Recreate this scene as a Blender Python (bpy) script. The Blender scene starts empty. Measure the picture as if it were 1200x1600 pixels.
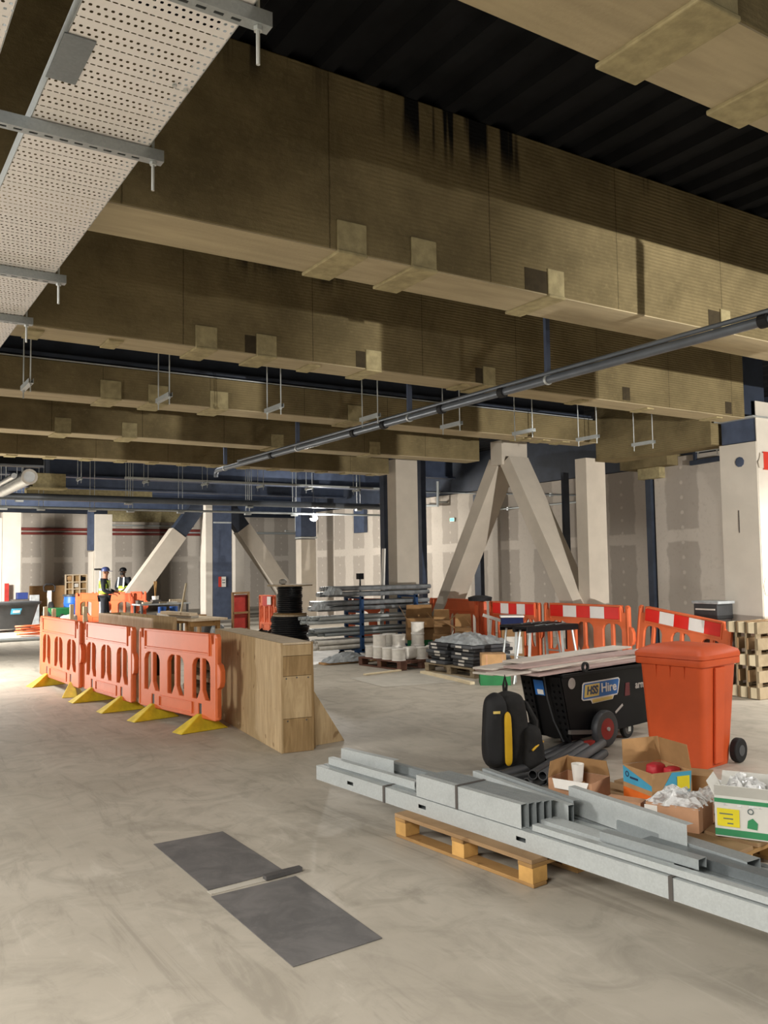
import bpy, bmesh, math, random
import numpy as np
from mathutils import Vector, Matrix, Euler

C = bpy.context.scene.collection
PI = math.pi
rad = math.radians

# ------------------------------------------------------------------ camera
FPX, CXP, CYP, EYE = 1350.0, 600.0, 800.0, 1.65
def _c(x, y):
    v = np.array([x - CXP, -(y - CYP), FPX]); return v / np.linalg.norm(v)
_u = _c(2716, 855); _v = _c(-265, 900); _v = _v - _u * (_u @ _v); _v /= np.linalg.norm(_v)
_w = np.cross(_u, _v); _w = _w if _w[1] > 0 else -_w
RW = np.stack([_u, _v, _w])                       # world axes: X along the beams, Y across them, Z up
cam_data = bpy.data.cameras.new('camera')
cam_data.lens = FPX / 1600.0 * 36.0
cam_data.sensor_width = 36.0
cam_data.clip_start = 0.05; cam_data.clip_end = 300
cam = bpy.data.objects.new('camera', cam_data); C.objects.link(cam)
_m = Matrix.Identity(4)
for i in range(3):
    _m[i][0] = RW[i, 0]; _m[i][1] = RW[i, 1]; _m[i][2] = -RW[i, 2]
_m[2][3] = EYE
cam.matrix_world = _m
bpy.context.scene.camera = cam
def _ray(x, y): return RW @ _c(x, y)
def fz(x, y, z=0.0):                               # point of the place seen at a photo position, at a known height
    r = _ray(x, y); t = (z - EYE) / r[2]; return Vector((r[0]*t, r[1]*t, z))
def fY(x, y, Y):
    r = _ray(x, y); t = Y / r[1]; return Vector((r[0]*t, Y, EYE + r[2]*t))
def fX(x, y, X):
    r = _ray(x, y); t = X / r[0]; return Vector((X, r[1]*t, EYE + r[2]*t))
def fd(x, y, d):
    r = _ray(x, y); t = d / _c(x, y)[2]; return Vector((r[0]*t, r[1]*t, EYE + r[2]*t))

# ------------------------------------------------------------------ light, world, exposure
sc = bpy.context.scene
sc.view_settings.view_transform = 'Standard'
sc.view_settings.look = 'None'
sc.view_settings.gamma = 1.0
sc.view_settings.exposure = 0.0
sc.view_settings.use_curve_mapping = False
wd = bpy.data.worlds.new('hall_ambient'); sc.world = wd; wd.use_nodes = True
wd.node_tree.nodes['Background'].inputs[0].default_value = (1.0, 0.96, 0.9, 1)
wd.node_tree.nodes['Background'].inputs[1].default_value = 0.12  # even ambient fill added through the open sides of the hall
def lamp(name, kind, loc, power, col=(1, .93, .84), size=.3, aim=None, size_y=None, spot=None, spread=None):
    d = bpy.data.lights.new(name, kind); d.energy = power; d.color = col
    if kind == 'AREA':
        d.size = size
        if size_y: d.shape = 'RECTANGLE'; d.size_y = size_y
        if spread: d.spread = rad(spread)
    else:
        d.shadow_soft_size = size
    if kind == 'SPOT':
        d.spot_size = rad(spot or 90); d.spot_blend = .5
    o = bpy.data.objects.new(name, d); C.objects.link(o); o.location = loc
    if aim is not None:
        o.rotation_euler = (Vector(aim) - Vector(loc)).to_track_quat('-Z', 'Y').to_euler()
    return o
NEU = (1, .965, .91)
# tower lamp low behind the photographer on the right: throws the beam shadows upward
lamp('tower_floodlight', 'SPOT', (4.97, -9.5, .35), 11000, NEU, size=.06, aim=(9.9, 9.0, 3.4), spot=42)
lamp('tripod_floodlight', 'SPOT', (2.6, -9.0, .45), 1000, NEU, size=.10, aim=(6.6, 7.0, 3.2), spot=36)
# site lamps slung below the beams, shining down, to the left of, behind and right of the view
def down(name, loc, power, size, tilt_to=None, spread=150):
    aim = tilt_to or (loc[0], loc[1], 0)
    return lamp(name, 'AREA', loc, power, NEU, size=size, aim=aim, spread=spread)
down('site_lamp_left', (-4.6, 7.0, 3.4), 420, 1.6, (-2.6, 6.0, 0))
down('site_lamp_far_left', (0.9, 15.4, 3.4), 300, 1.2, (1.4, 15.2, 0), 130)
down('site_lamp_overhead', (-2.2, .8, 3.42), 430, 2.4, (-1.2, 1.4, 0), 160)
down('site_lamp_right', (8.0, -.5, 3.4), 320, 1.6, (8.0, .6, 0), 160)
down('site_lamp_wall', (11.2, 4.9, 3.4), 170, 1.0, (11.0, 5.2, 0), 130)
# unseen fill lights added to brighten the middle floor and side wall
for i, (x, y, e) in enumerate(((6.5, 4.97, 9), (7.0, 7.42, 18), (6.5, 9.95, 24), (5.5, 12.5, 30), (11.9, 12.6, 24), (11.9, 16.5, 10))):
    d = down('hidden_fill', (x, y, 3.68 if i < 4 else 3.5), e, 1.3, None, 125)
    d.data.shape = 'RECTANGLE'; d.data.size_y = .12
lamp('soffit_fill_left', 'SPOT', (-.2, 15.6, .5), 700, NEU, size=.2, aim=(3.2, 8.0, 3.6), spot=110)  # unseen low fill added to brighten the beam soffits
down('site_lamp_deep_left', (-0.8, 24.5, 3.3), 2300, 1.6, (2.4, 27.0, 0))

# ------------------------------------------------------------------ materials
def lin(h):
    if isinstance(h, str):
        h = h.lstrip('#'); h = [int(h[i:i+2], 16)/255 for i in (0, 2, 4)]
    return tuple(((c/12.92) if c <= .04045 else ((c+.055)/1.055)**2.4) for c in h)
class NT:
    def __init__(s, name):
        s.m = bpy.data.materials.new(name); s.m.use_nodes = True
        s.t = s.m.node_tree; s.n = s.t.nodes; s.b = s.n['Principled BSDF']
        s.co = s.n.new('ShaderNodeTexCoord').outputs['Object']
        s.sep = None
    def link(s, a, b): s.t.links.new(a, b)
    def _in(s, sock, v):
        if hasattr(v, 'links') or isinstance(v, bpy.types.NodeSocket): s.link(v, sock)
        else: sock.default_value = v
    def math(s, op, a, b=0.0, c=None, clamp=False):
        n = s.n.new('ShaderNodeMath'); n.operation = op; n.use_clamp = clamp
        s._in(n.inputs[0], a); s._in(n.inputs[1], b)
        if c is not None: s._in(n.inputs[2], c)
        return n.outputs[0]
    def xyz(s):
        if s.sep is None:
            n = s.n.new('ShaderNodeSeparateXYZ'); s.link(s.co, n.inputs[0]); s.sep = n.outputs
        return s.sep
    def mapped(s, scale):
        n = s.n.new('ShaderNodeMapping'); n.inputs['Scale'].default_value = scale; s.link(s.co, n.inputs['Vector']); return n.outputs[0]
    def noise(s, scale, detail=4, rough=.55, vec=None, dist=0.0):
        n = s.n.new('ShaderNodeTexNoise'); n.inputs['Scale'].default_value = scale
        n.inputs['Detail'].default_value = detail; n.inputs['Roughness'].default_value = rough; n.inputs['Distortion'].default_value = dist
        s.link(vec if vec is not None else s.co, n.inputs['Vector']); return n.outputs['Fac']
    def step(s, x, lo, hi):
        n = s.n.new('ShaderNodeMapRange'); n.interpolation_type = 'SMOOTHSTEP'
        s._in(n.inputs['Value'], x); n.inputs['From Min'].default_value = lo; n.inputs['From Max'].default_value = hi
        return n.outputs[0]
    def mix(s, f, a, b):
        n = s.n.new('ShaderNodeMix'); n.data_type = 'RGBA'
        s._in(n.inputs[0], f)
        for k, v in ((6, a), (7, b)):
            if isinstance(v, (tuple, list)): n.inputs[k].default_value = (*v[:3], 1)
            else: s.link(v, n.inputs[k])
        return n.outputs[2]
    def bump(s, h, strength=.3, dist=.01):
        n = s.n.new('ShaderNodeBump'); n.inputs['Strength'].default_value = strength; n.inputs['Distance'].default_value = dist
        s.link(h, n.inputs['Height']); s.link(n.outputs[0], s.b.inputs['Normal'])
    def out(s, col=None, rough=.7, metal=0.0, spec=.4):
        if col is not None:
            if isinstance(col, tuple): s.b.inputs['Base Color'].default_value = (*col, 1)
            else: s.link(col, s.b.inputs['Base Color'])
        s._in(s.b.inputs['Roughness'], rough); s._in(s.b.inputs['Metallic'], metal); s.b.inputs['Specular IOR Level'].default_value = spec
        return s.m
def mat(name, col, rough=.6, metal=0.0, var=.12, scale=5.0, bump=0.0, bscale=60.0, spec=.4, stretch=None):
    t = NT(name); c = lin(col)
    f = t.noise(scale, vec=t.mapped(stretch) if stretch else None)
    f = t.step(f, .25, .75)
    cc = t.mix(f, tuple(x*(1-var) for x in c), tuple(min(1, x*(1+var)) for x in c))
    if bump: t.bump(t.noise(bscale, 3), bump, .004)
    return t.out(cc, rough, metal, spec)

M = {}
# concrete slab with worn, cloudy and scuffed finish
t = NT('concrete_floor')
big = t.noise(.55, 5, .6, dist=.6); mid = t.noise(2.6, 6, .65, dist=1.2); fine = t.noise(55, 4, .7)
strk = t.noise(1.1, 6, .7, vec=t.mapped((3.2, .55, 1)), dist=1.5)
c = t.mix(t.step(big, .3, .7), lin('#a8a092'), lin('#bab2a4'))
c = t.mix(t.math('MULTIPLY', t.step(mid, .42, .72), .7), c, lin('#979083'))
c = t.mix(t.math('MULTIPLY', t.step(strk, .54, .72), .35), c, lin('#cfc8bb'))
c = t.mix(t.math('MULTIPLY', t.step(strk, .47, .32), .5), c, lin('#8b8478'))
c = t.mix(t.math('MULTIPLY', t.step(fine, .6, .8), .25), c, lin('#6f675c'))
t.bump(fine, .08, .002)
M['floor'] = t.out(c, t.math('ADD', .42, t.math('MULTIPLY', mid, .3)), 0, .35)
# mineral wool board on the beams: ribbed face, board joints, dark streaks and bars towards the top
def wool(name, base, ribs=.5, joint=1.2, top_streaks=True):
    t = NT(name); x, y, z = t.xyz()
    n1 = t.noise(2.2, 6, .6); n2 = t.noise(26, 5, .7); n3 = t.noise(9, 5, .65, vec=t.mapped((.5, .5, 3)))
    b = lin(base)
    c = t.mix(t.step(n1, .3, .7), tuple(v*.72 for v in b), tuple(v*1.2 for v in b))
    c = t.mix(t.math('MULTIPLY', t.step(n2, .5, .8), .6), c, tuple(min(1, v*1.35) for v in b))
    c = t.mix(t.math('MULTIPLY', t.step(n3, .55, .8), .35), c, tuple(v*.66 for v in b))
    rib = t.math('SINE', t.math('ADD', t.math('MULTIPLY', z, 2*PI/.027), t.math('MULTIPLY', n3, 3.0)))
    ribm = t.step(rib, .55, 1.0)
    c = t.mix(t.math('MULTIPLY', t.math('MULTIPLY', ribm, ribs), t.math('MULTIPLY', t.step(n1, .35, .6), t.step(t.math('ADD', x, t.math('MULTIPLY', n1, 3.0)), 3.5, 8.0))), c, tuple(v*.5 for v in b))
    j = t.math('ABSOLUTE', t.math('SUBTRACT', t.math('FRACT', t.math('DIVIDE', t.math('ADD', x, t.math('MULTIPLY', n2, .012)), joint)), .5))
    c = t.mix(t.math('MULTIPLY', t.step(j, .4945, .4975), .7), c, tuple(v*.35 for v in b))
    if top_streaks:
        streak_n = t.noise(7.5, 3, .6, vec=t.mapped((1, 1, .06)))
        zz = t.math('ADD', z, t.math('MULTIPLY', streak_n, .5))
        m_ = t.math('MULTIPLY', t.step(streak_n, .52, .62), t.step(t.math('SUBTRACT', z, t.math('MULTIPLY', t.noise(3.0, 2), .25)), 4.12, 4.4))
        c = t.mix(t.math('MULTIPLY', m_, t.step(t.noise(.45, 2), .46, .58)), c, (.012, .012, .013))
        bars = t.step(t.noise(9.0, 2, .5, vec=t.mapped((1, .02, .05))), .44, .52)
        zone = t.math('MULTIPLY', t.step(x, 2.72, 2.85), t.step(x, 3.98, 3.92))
        c = t.mix(t.math('MULTIPLY', t.math('MULTIPLY', bars, zone), t.step(t.math('ADD', z, t.math('MULTIPLY', streak_n, .35)), 4.3, 4.62)), c, (.01, .01, .011))
    t.bump(t.math('ADD', t.math('MULTIPLY', rib, t.math('MULTIPLY', .45, t.step(t.math('ADD', x, t.math('MULTIPLY', n1, 4.0)), 3.0, 8.5))), t.math('ADD', t.math('MULTIPLY', n2, 1.5), t.math('MULTIPLY', n3, 1.5))), .4, .008)
    return t.out(c, .95, 0, .1)
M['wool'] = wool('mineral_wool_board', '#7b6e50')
M['wool_far'] = wool('mineral_wool_board_plain', '#7b6e50', .6, 1.2, False)
M['wool_soffit_uplit'] = mat('smooth_wool_soffit_board_uplit', '#a99b7d', .95, 0, .12, 4, .3, 60, .1, stretch=(.4, 3, 3))  # cream soffit board; up-light from the floor is partly painted into its colour
M['wool_patch'] = mat('mineral_wool_patch', '#a09470', .95, 0, .2, 14, .4, 70, .1)
M['wool_dark'] = mat('mineral_wool_hole', '#3d3423', .95, 0, .2, 20)
M['deck'] = mat('dark_steel_deck', '#1a1b1d', .8, 0, .25, 3, spec=.1)
M['navy'] = mat('navy_painted_steel', '#465065', .5, 0, .2, 4)
M['navy_dark'] = mat('dark_navy_steel', '#303744', .55, 0, .2, 4)
M['board_clad'] = mat('beige_fire_board', '#c2b8a9', .85, 0, .06, 3)
M['clad_white'] = mat('pale_fire_board', '#cfc7ba', .85, 0, .05, 3)
def drywall(name, ax, base='#aaa196', filler='#c4bbaf', zoff=2.15):
    t = NT(name); x, y, z = t.xyz(); h = x if ax == 'x' else y
    n = t.noise(3.5, 5, .65); n2 = t.noise(14, 4, .6)
    wob = t.math('MULTIPLY', t.math('SUBTRACT', n, .5), .16)
    fu = t.math('ABSOLUTE', t.math('SUBTRACT', t.math('FRACT', t.math('DIVIDE', h, 1.2)), .5))
    band = t.step(t.math('ADD', fu, wob), .27, .31)
    fzv = t.math('ABSOLUTE', t.math('SUBTRACT', t.math('FRACT', t.math('DIVIDE', t.math('SUBTRACT', z, zoff - .6), 1.2)), .5))
    bz = t.step(t.math('SUBTRACT', .5, t.math('ADD', fzv, wob)), .47, .42)
    hz = t.step(t.math('ABSOLUTE', t.math('ADD', t.math('SUBTRACT', z, zoff), t.math('MULTIPLY', wob, .5))), .13, .09)
    m_ = t.math('MAXIMUM', band, hz)
    # screw spots filled in a row up the middle of each board
    du = t.math('MULTIPLY', fu, 1.2)
    dz = t.math('MULTIPLY', t.math('SUBTRACT', t.math('FRACT', t.math('DIVIDE', z, .27)), .5), .27)
    rr = t.math('SQRT', t.math('ADD', t.math('MULTIPLY', du, du), t.math('MULTIPLY', dz, dz)))
    m_ = t.math('MAXIMUM', m_, t.math('MULTIPLY', t.step(t.math('ADD', rr, t.math('MULTIPLY', n2, .03)), .06, .035), .8))
    c = t.mix(m_, lin(base), lin(filler))
    c = t.mix(t.math('MULTIPLY', t.step(n2, .5, .8), .25), c, lin('#8d8375'))
    return t.out(c, .9, 0, .15)
M['dry_y'] = drywall('taped_plasterboard_side', 'y')
M['dry_x'] = drywall('taped_plasterboard_back', 'x')
def ply(name, base, dark, horiz=False):
    t = NT(name)
    g = t.noise(3.2, 6, .65, vec=t.mapped((6, 6, .8) if not horiz else (.8, .8, 6)), dist=.8)
    bl = t.noise(2.2, 5, .6); kn = t.noise(7, 2, .4)
    c = t.mix(t.step(g, .3, .72), lin(dark), lin(base))
    c = t.mix(t.math('MULTIPLY', t.step(bl, .42, .7), .5), c, tuple(v*.72 for v in lin(base)))
    c = t.mix(t.math('MULTIPLY', t.step(kn, .68, .75), .6), c, lin('#6b4e2d'))
    return t.out(c, .75, 0, .25)
M['ply'] = ply('plywood_sheet', '#c0a780', '#a58b65')
M['ply_dark'] = ply('dirty_plywood', '#a88b62', '#866c47')
M['ply_pale'] = ply('pale_plywood', '#d9c7ad', '#c4ae8d')
M['timber'] = ply('pallet_timber', '#b08a58', '#8f6c41', True)
M['timber_worn'] = ply('worn_pallet_timber', '#a98a66', '#8a6d4c', True)
M['timber_end'] = mat('cut_timber_end', '#c79a58', .8, 0, .2, 8)
M['timber_grey'] = ply('grey_weathered_timber', '#9a8a70', '#7c6d55', True)
M['timber_red'] = ply('reddish_pallet_timber', '#6a4a3c', '#4f342a', True)
M['batten'] = mat('pale_softwood', '#dfcfae', .75, 0, .08, 5)
def galv(name, base, metal=.55, rough=.38):
    t = NT(name); v = t.n.new('ShaderNodeTexVoronoi'); v.inputs['Scale'].default_value = 110; t.link(t.co, v.inputs['Vector'])
    sp = t.n.new('ShaderNodeSeparateColor'); t.link(v.outputs['Color'], sp.inputs[0])
    n = t.noise(5, 4)
    b = lin(base)
    c = t.mix(sp.outputs[0], tuple(x*.94 for x in b), tuple(min(1, x*1.05) for x in b))
    c = t.mix(t.math('MULTIPLY', t.step(n, .5, .75), .3), c, tuple(x*.7 for x in b))
    return t.out(c, t.math('ADD', rough, t.math('MULTIPLY', n, .2)), metal, .5)
M['galv'] = galv('galvanised_steel', '#a3a9aa')
M['galv_pale'] = galv('pale_galvanised_steel', '#bcc1c0', .35, .42)
M['galv_dark'] = galv('dull_galvanised_steel', '#7f8587', .6, .4)
M['zinc'] = mat('zinc_plated_rod', '#c9cdcb', .4, .5, .1, 8)
# perforated tray: rows of round holes and slots pierced right through
t = NT('perforated_tray_steel'); x, y, z = t.xyz()
PER = .1085
px_ = t.math('MULTIPLY', t.math('SUBTRACT', t.math('FRACT', t.math('DIVIDE', x, .0205)), .5), .0205)
ph = t.math('FRACT', t.math('DIVIDE', y, PER))
def row(c, rx, ry, off=0.0):
    xx = px_ if not off else t.math('MULTIPLY', t.math('SUBTRACT', t.math('FRACT', t.math('ADD', t.math('DIVIDE', x, .0205), off)), .5), .0205)
    dy = t.math('MULTIPLY', t.math('SUBTRACT', ph, c), PER)
    a = t.math('DIVIDE', xx, rx); b = t.math('DIVIDE', dy, ry)
    return t.math('LESS_THAN', t.math('ADD', t.math('POWER', t.math('ABSOLUTE', a), 3.0), t.math('POWER', t.math('ABSOLUTE', b), 3.0)), 1.0)
hole = t.math('MAXIMUM', t.math('MAXIMUM', row(.5, 0.0047, .0056), row(.78, 0.0047, .0056, .5)), row(.12, .0078, .003, .25))
c = t.mix(t.noise(6, 4), lin('#dbd7d3'), lin('#e8e4e0'))
t.out(c, .55, .08, .4)
tr = t.n.new('ShaderNodeBsdfTransparent'); mx = t.n.new('ShaderNodeMixShader')
t.link(hole, mx.inputs[0]); t.link(t.b.outputs[0], mx.inputs[1]); t.link(tr.outputs[0], mx.inputs[2])
t.link(mx.outputs[0], t.n['Material Output'].inputs['Surface'])
M['tray'] = t.m
M['orange'] = mat('orange_plastic', '#dc6e3c', .5, 0, .08, 3)
M['orange_deep'] = mat('deep_orange_plastic', '#d2582c', .5, 0, .1, 3)
M['orange_back'] = mat('orange_barrier_plastic', '#dc6c40', .5, 0, .1, 3)
M['yellow_foot'] = mat('yellow_rubber', '#d9bd2b', .65, 0, .18, 9)
M['pin'] = mat('dark_grey_plastic', '#55504c', .6)
M['red_refl'] = mat('red_reflective_strip', '#e02318', .4, 0, .06)
M['white_refl'] = mat('white_reflective_strip', '#efe9e4', .4, 0, .04)
M['black'] = mat('black_painted_steel', '#0f0f11', .5, 0, .3, 5, spec=.2)
M['black_soft'] = mat('black_fabric', '#201f1e', .85, 0, .3, 12, .4, 40)
M['black_rubber'] = mat('black_rubber', '#1b1b1c', .7, 0, .2, 8)
M['black_gloss'] = mat('black_cable_sheath', '#17181b', .35, 0, .2, 8)
M['yellow'] = mat('yellow_plastic', '#d0a420', .5, 0, .12)
M['red'] = mat('red_painted_steel', '#a8322c', .45, 0, .15)
M['red_sign'] = mat('red_print', '#c63a2b', .5, 0, .06)
M['white'] = mat('white_plastic', '#e6e2da', .5, 0, .05)
M['white_dusty'] = mat('dusty_white_plastic', '#cfcac0', .65, 0, .1, 12)
M['blue'] = mat('blue_plastic', '#2b5fae', .45, 0, .1)
M['blue_steel'] = mat('blue_painted_steel', '#23456f', .5, 0, .15)
M['blue_dark'] = mat('dark_blue_plastic', '#26356b', .5, 0, .1)
M['hire_blue'] = mat('hire_blue', '#2468b4', .4, 0, .05)
M['hire_yellow'] = mat('hire_yellow', '#d8bd68', .45, 0, .05)
M['hire_navy'] = mat('hire_navy', '#33405c', .45, 0, .05)
M['silver_text'] = mat('faded_white_print', '#a9a29c', .6)
M['faded_red'] = mat('faded_red_print', '#5c2326', .6)
M['card'] = mat('brown_cardboard', '#b08a5f', .85, 0, .12, 7)
M['card_dark'] = mat('dark_cardboard', '#8a6a46', .85, 0, .12, 7)
M['card_in'] = mat('inner_cardboard', '#a17c52', .9, 0, .12, 7)
M['card_pink'] = mat('pinkish_cardboard', '#b98d6c', .85, 0, .12, 7)
M['green'] = mat('green_cardboard', '#1f6b3a', .7, 0, .12)
M['print_green'] = mat('green_print', '#3a8c5c', .6, 0, .1)
M['print_blue'] = mat('sky_blue_print', '#4ba3c4', .7, 0, .12)
M['print_orange'] = mat('orange_print', '#df6c24', .7, 0, .12)
M['print_yellow'] = mat('yellow_label', '#e6d52c', .6, 0, .1)
M['print_ink'] = mat('grey_ink', '#5e6a6a', .7)
M['carton_white'] = mat('white_carton', '#d9d7cf', .7, 0, .06)
M['pvc'] = mat('dark_grey_pvc', '#4b4d50', .45, 0, .12)
M['pvc_dark'] = mat('charcoal_pvc', '#37383a', .5, 0, .12)
M['pipe'] = mat('grey_pipe', '#6f757c', .38, .3, .1)
M['boardstrip'] = mat('pale_plasterboard_strip', '#cfc5ba', .8, 0, .08, 4)
M['boardstrip_pink'] = mat('pinkish_plasterboard_strip', '#b59c96', .8, 0, .1, 4)
M['sheet_grey'] = None
t = NT('grey_sheet'); n = t.noise(4, 6, .6, dist=.8); n2 = t.noise(40, 4, .6)
c = t.mix(t.step(n, .35, .7), lin('#5d5b5a'), lin('#716e6c'))
c = t.mix(t.math('MULTIPLY', t.step(n2, .58, .8), .3), c, lin('#8c8883'))
M['sheet_grey'] = t.out(c, .65, 0, .3)
M['offcut'] = mat('charcoal_offcut', '#4d4b4a', .6, 0, .15, 8)
M['skin'] = mat('skin', '#9a6b52', .6)
M['skin_dark'] = mat('dark_skin', '#59402f', .6)
M['hivis'] = mat('hi_vis_yellow', '#b9d63c', .7, 0, .1)
M['refl'] = mat('silver_reflective_tape', '#d3d6d6', .4, 0, .05)
M['cloth_dark'] = mat('dark_work_clothes', '#22252b', .85, 0, .2)
M['helmet_blue'] = mat('dark_blue_helmet', '#343d66', .4)
M['pink_red'] = mat('red_plastic_tool', '#c02f38', .5)
M['wrap_grey'] = mat('grey_wrapped_bundle', '#7d8082', .3, .1, .3, 9, .5, 25)
M['gap_floor'] = mat('dusty_pale_strip', '#b4aea2', .8, 0, .08)
M['plastic_grey'] = mat('grey_plastic_sheet', '#9fa3a4', .35, 0, .25, 10)
M['duct_foil'] = mat('bright_foil', '#d2d5d6', .35, .5, .1, 6)
M['red_pipe'] = mat('red_oxide_pipe', '#7e3a34', .45, 0, .1)
M['tub'] = mat('black_tub_plastic', '#393a3b', .5, 0, .15)
M['ink_black'] = mat('ink_black', '#151515', .6)
t = NT('clear_film'); n = t.noise(16, 4, .6, dist=1.0)
t.out((.8, .8, .79), .12, 0, .8); t.bump(n, .6, .01)
tr = t.n.new('ShaderNodeBsdfTransparent'); mx = t.n.new('ShaderNodeMixShader')
t.link(t.math('MULTIPLY', t.step(n, .35, .7), .75), mx.inputs[0])
t.link(t.b.outputs[0], mx.inputs[1]); t.link(tr.outputs[0], mx.inputs[2])
t.link(mx.outputs[0], t.n['Material Output'].inputs['Surface'])
M['film'] = t.m
def emit(name, col, s):
    t = NT(name); t.b.inputs['Emission Color'].default_value = (*col, 1); t.b.inputs['Emission Strength'].default_value = s
    return t.out(tuple(col), .5)
M['lamp_on'] = emit('lit_lamp_glass', (1, .93, .8), 60)
M['green_on'] = emit('lit_green_sign', (.1, .9, .6), 2.5)

# ------------------------------------------------------------------ builders
class G:
    def __init__(s): s.bm = bmesh.new()
    def box(s, c, d, rz=0.0, rot=None, taper=None):
        R = rot if rot is not None else Matrix.Rotation(rz, 3, 'Z')
        c = Vector(c); vs = []
        for z in (-1, 1):
            tx, ty = taper if (taper and z == 1) else (1, 1)
            for x, y in ((-1, -1), (1, -1), (1, 1), (-1, 1)):
                vs.append(s.bm.verts.new(c + R @ Vector((x*d[0]/2*tx, y*d[1]/2*ty, z*d[2]/2))))
        for f in ((3, 2, 1, 0), (4, 5, 6, 7), (0, 1, 5, 4), (1, 2, 6, 5), (2, 3, 7, 6), (3, 0, 4, 7)):
            s.bm.faces.new([vs[i] for i in f])
        return s
    def span(s, a, b, w, h, up=(0, 0, 1)):          # a box from a to b of section w (sideways) x h (up)
        a, b = Vector(a), Vector(b); d = (b - a); L = d.length; d.normalize()
        side = Vector(up).cross(d)
        if side.length < 1e-6: side = Vector((1, 0, 0))
        side.normalize(); u = d.cross(side)
        R = Matrix((d, side, u)).transposed()
        return s.box((a + b)/2, (L, w, h), rot=R)
    def cyl(s, a, b, r, r2=None, n=12, cap=True):
        a, b = Vector(a), Vector(b); d = (b - a).normalized(); r2 = r if r2 is None else r2
        q = d.to_track_quat('Z', 'Y').to_matrix(); A = []; B = []
        for i in range(n):
            e = q @ Vector((math.cos(2*PI*i/n), math.sin(2*PI*i/n), 0))
            A.append(s.bm.verts.new(a + e*r)); B.append(s.bm.verts.new(b + e*r2))
        for i in range(n): s.bm.faces.new((A[i], A[(i+1) % n], B[(i+1) % n], B[i]))
        if cap: s.bm.faces.new(A[::-1]); s.bm.faces.new(B)
        return s
    def ring(s, a, b, ro, ri, n=16):                # hollow pipe
        a, b = Vector(a), Vector(b); d = (b - a).normalized(); q = d.to_track_quat('Z', 'Y').to_matrix(); L = []
        for p, r in ((a, ro), (b, ro), (b, ri), (a, ri)):
            L.append([s.bm.verts.new(p + q @ Vector((r*math.cos(2*PI*i/n), r*math.sin(2*PI*i/n), 0))) for i in range(n)])
        for k in range(4):
            A, B = L[k], L[(k+1) % 4]
            for i in range(n): s.bm.faces.new((A[i], A[(i+1) % n], B[(i+1) % n], B[i]))
        return s
    def tube(s, pts, r, n=8):
        pts = [Vector(p) for p in pts]; rings = []; N = Vector((0, 0, 1)); prev = None
        for i, p in enumerate(pts):
            d = (pts[min(i+1, len(pts)-1)] - pts[max(i-1, 0)]).normalized()
            if prev is None:
                if abs(d.z) > .9: N = Vector((1, 0, 0))
                a = d.cross(N).normalized()
            else:
                a = (prev - d*prev.dot(d)).normalized()
            prev = a; b = d.cross(a)
            rings.append([s.bm.verts.new(p + (a*math.cos(2*PI*k/n) + b*math.sin(2*PI*k/n))*r) for k in range(n)])
        for A, B in zip(rings, rings[1:]):
            for k in range(n): s.bm.faces.new((A[k], A[(k+1) % n], B[(k+1) % n], B[k]))
        s.bm.faces.new(rings[0][::-1]); s.bm.faces.new(rings[-1]); return s
    def lathe(s, prof, c=(0, 0, 0), n=24, M_=None):
        c = Vector(c); R = M_ or Matrix.Identity(3); rings = []
        for r, z in prof:
            rings.append([s.bm.verts.new(c + R @ Vector((max(r, 1e-4)*math.cos(2*PI*k/n), max(r, 1e-4)*math.sin(2*PI*k/n), z))) for k in range(n)])
        for A, B in zip(rings, rings[1:]):
            for k in range(n): s.bm.faces.new((A[k], A[(k+1) % n], B[(k+1) % n], B[k]))
        s.bm.faces.new(rings[0][::-1]); s.bm.faces.new(rings[-1]); return s
    def prism(s, pts, ext):                         # polygon in space, extruded by ext
        e = Vector(ext); A = [s.bm.verts.new(Vector(p)) for p in pts]; B = [s.bm.verts.new(Vector(p) + e) for p in pts]; n = len(A)
        s.bm.faces.new(A[::-1]); s.bm.faces.new(B)
        for i in range(n): s.bm.faces.new((A[i], A[(i+1) % n], B[(i+1) % n], B[i]))
        return s
    def quad(s, *p):
        s.bm.faces.new([s.bm.verts.new(Vector(q)) for q in p]); return s
    def hull8(s, p):                                # eight corners: bottom ring then top ring
        vs = [s.bm.verts.new(Vector(q)) for q in p]
        for f in ((3, 2, 1, 0), (4, 5, 6, 7), (0, 1, 5, 4), (1, 2, 6, 5), (2, 3, 7, 6), (3, 0, 4, 7)): s.bm.faces.new([vs[i] for i in f])
        return s
    def plate(s, outer, holes, th, frame=None):     # flat outline with holes in local x-z, thickness along y
        tmp = bmesh.new(); es = []
        for loop in [outer] + list(holes):
            vs = [tmp.verts.new((p[0], 0, p[1])) for p in loop]
            es += [tmp.edges.new((vs[i], vs[(i+1) % len(vs)])) for i in range(len(vs))]
        r = bmesh.ops.triangle_fill(tmp, use_beauty=True, use_dissolve=False, edges=es)
        fs = [f for f in r['geom'] if isinstance(f, bmesh.types.BMFace)]
        ex = bmesh.ops.extrude_face_region(tmp, geom=fs)
        for v in [v for v in ex['geom'] if isinstance(v, bmesh.types.BMVert)]: v.co.y += th
        for v in tmp.verts: v.co.y -= th/2
        bmesh.ops.recalc_face_normals(tmp, faces=tmp.faces)
        F = frame or Matrix.Identity(4); mp = {}
        for v in tmp.verts: mp[v] = s.bm.verts.new(F @ v.co)
        for f in tmp.faces: s.bm.faces.new([mp[v] for v in f.verts])
        tmp.free(); return s
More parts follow.
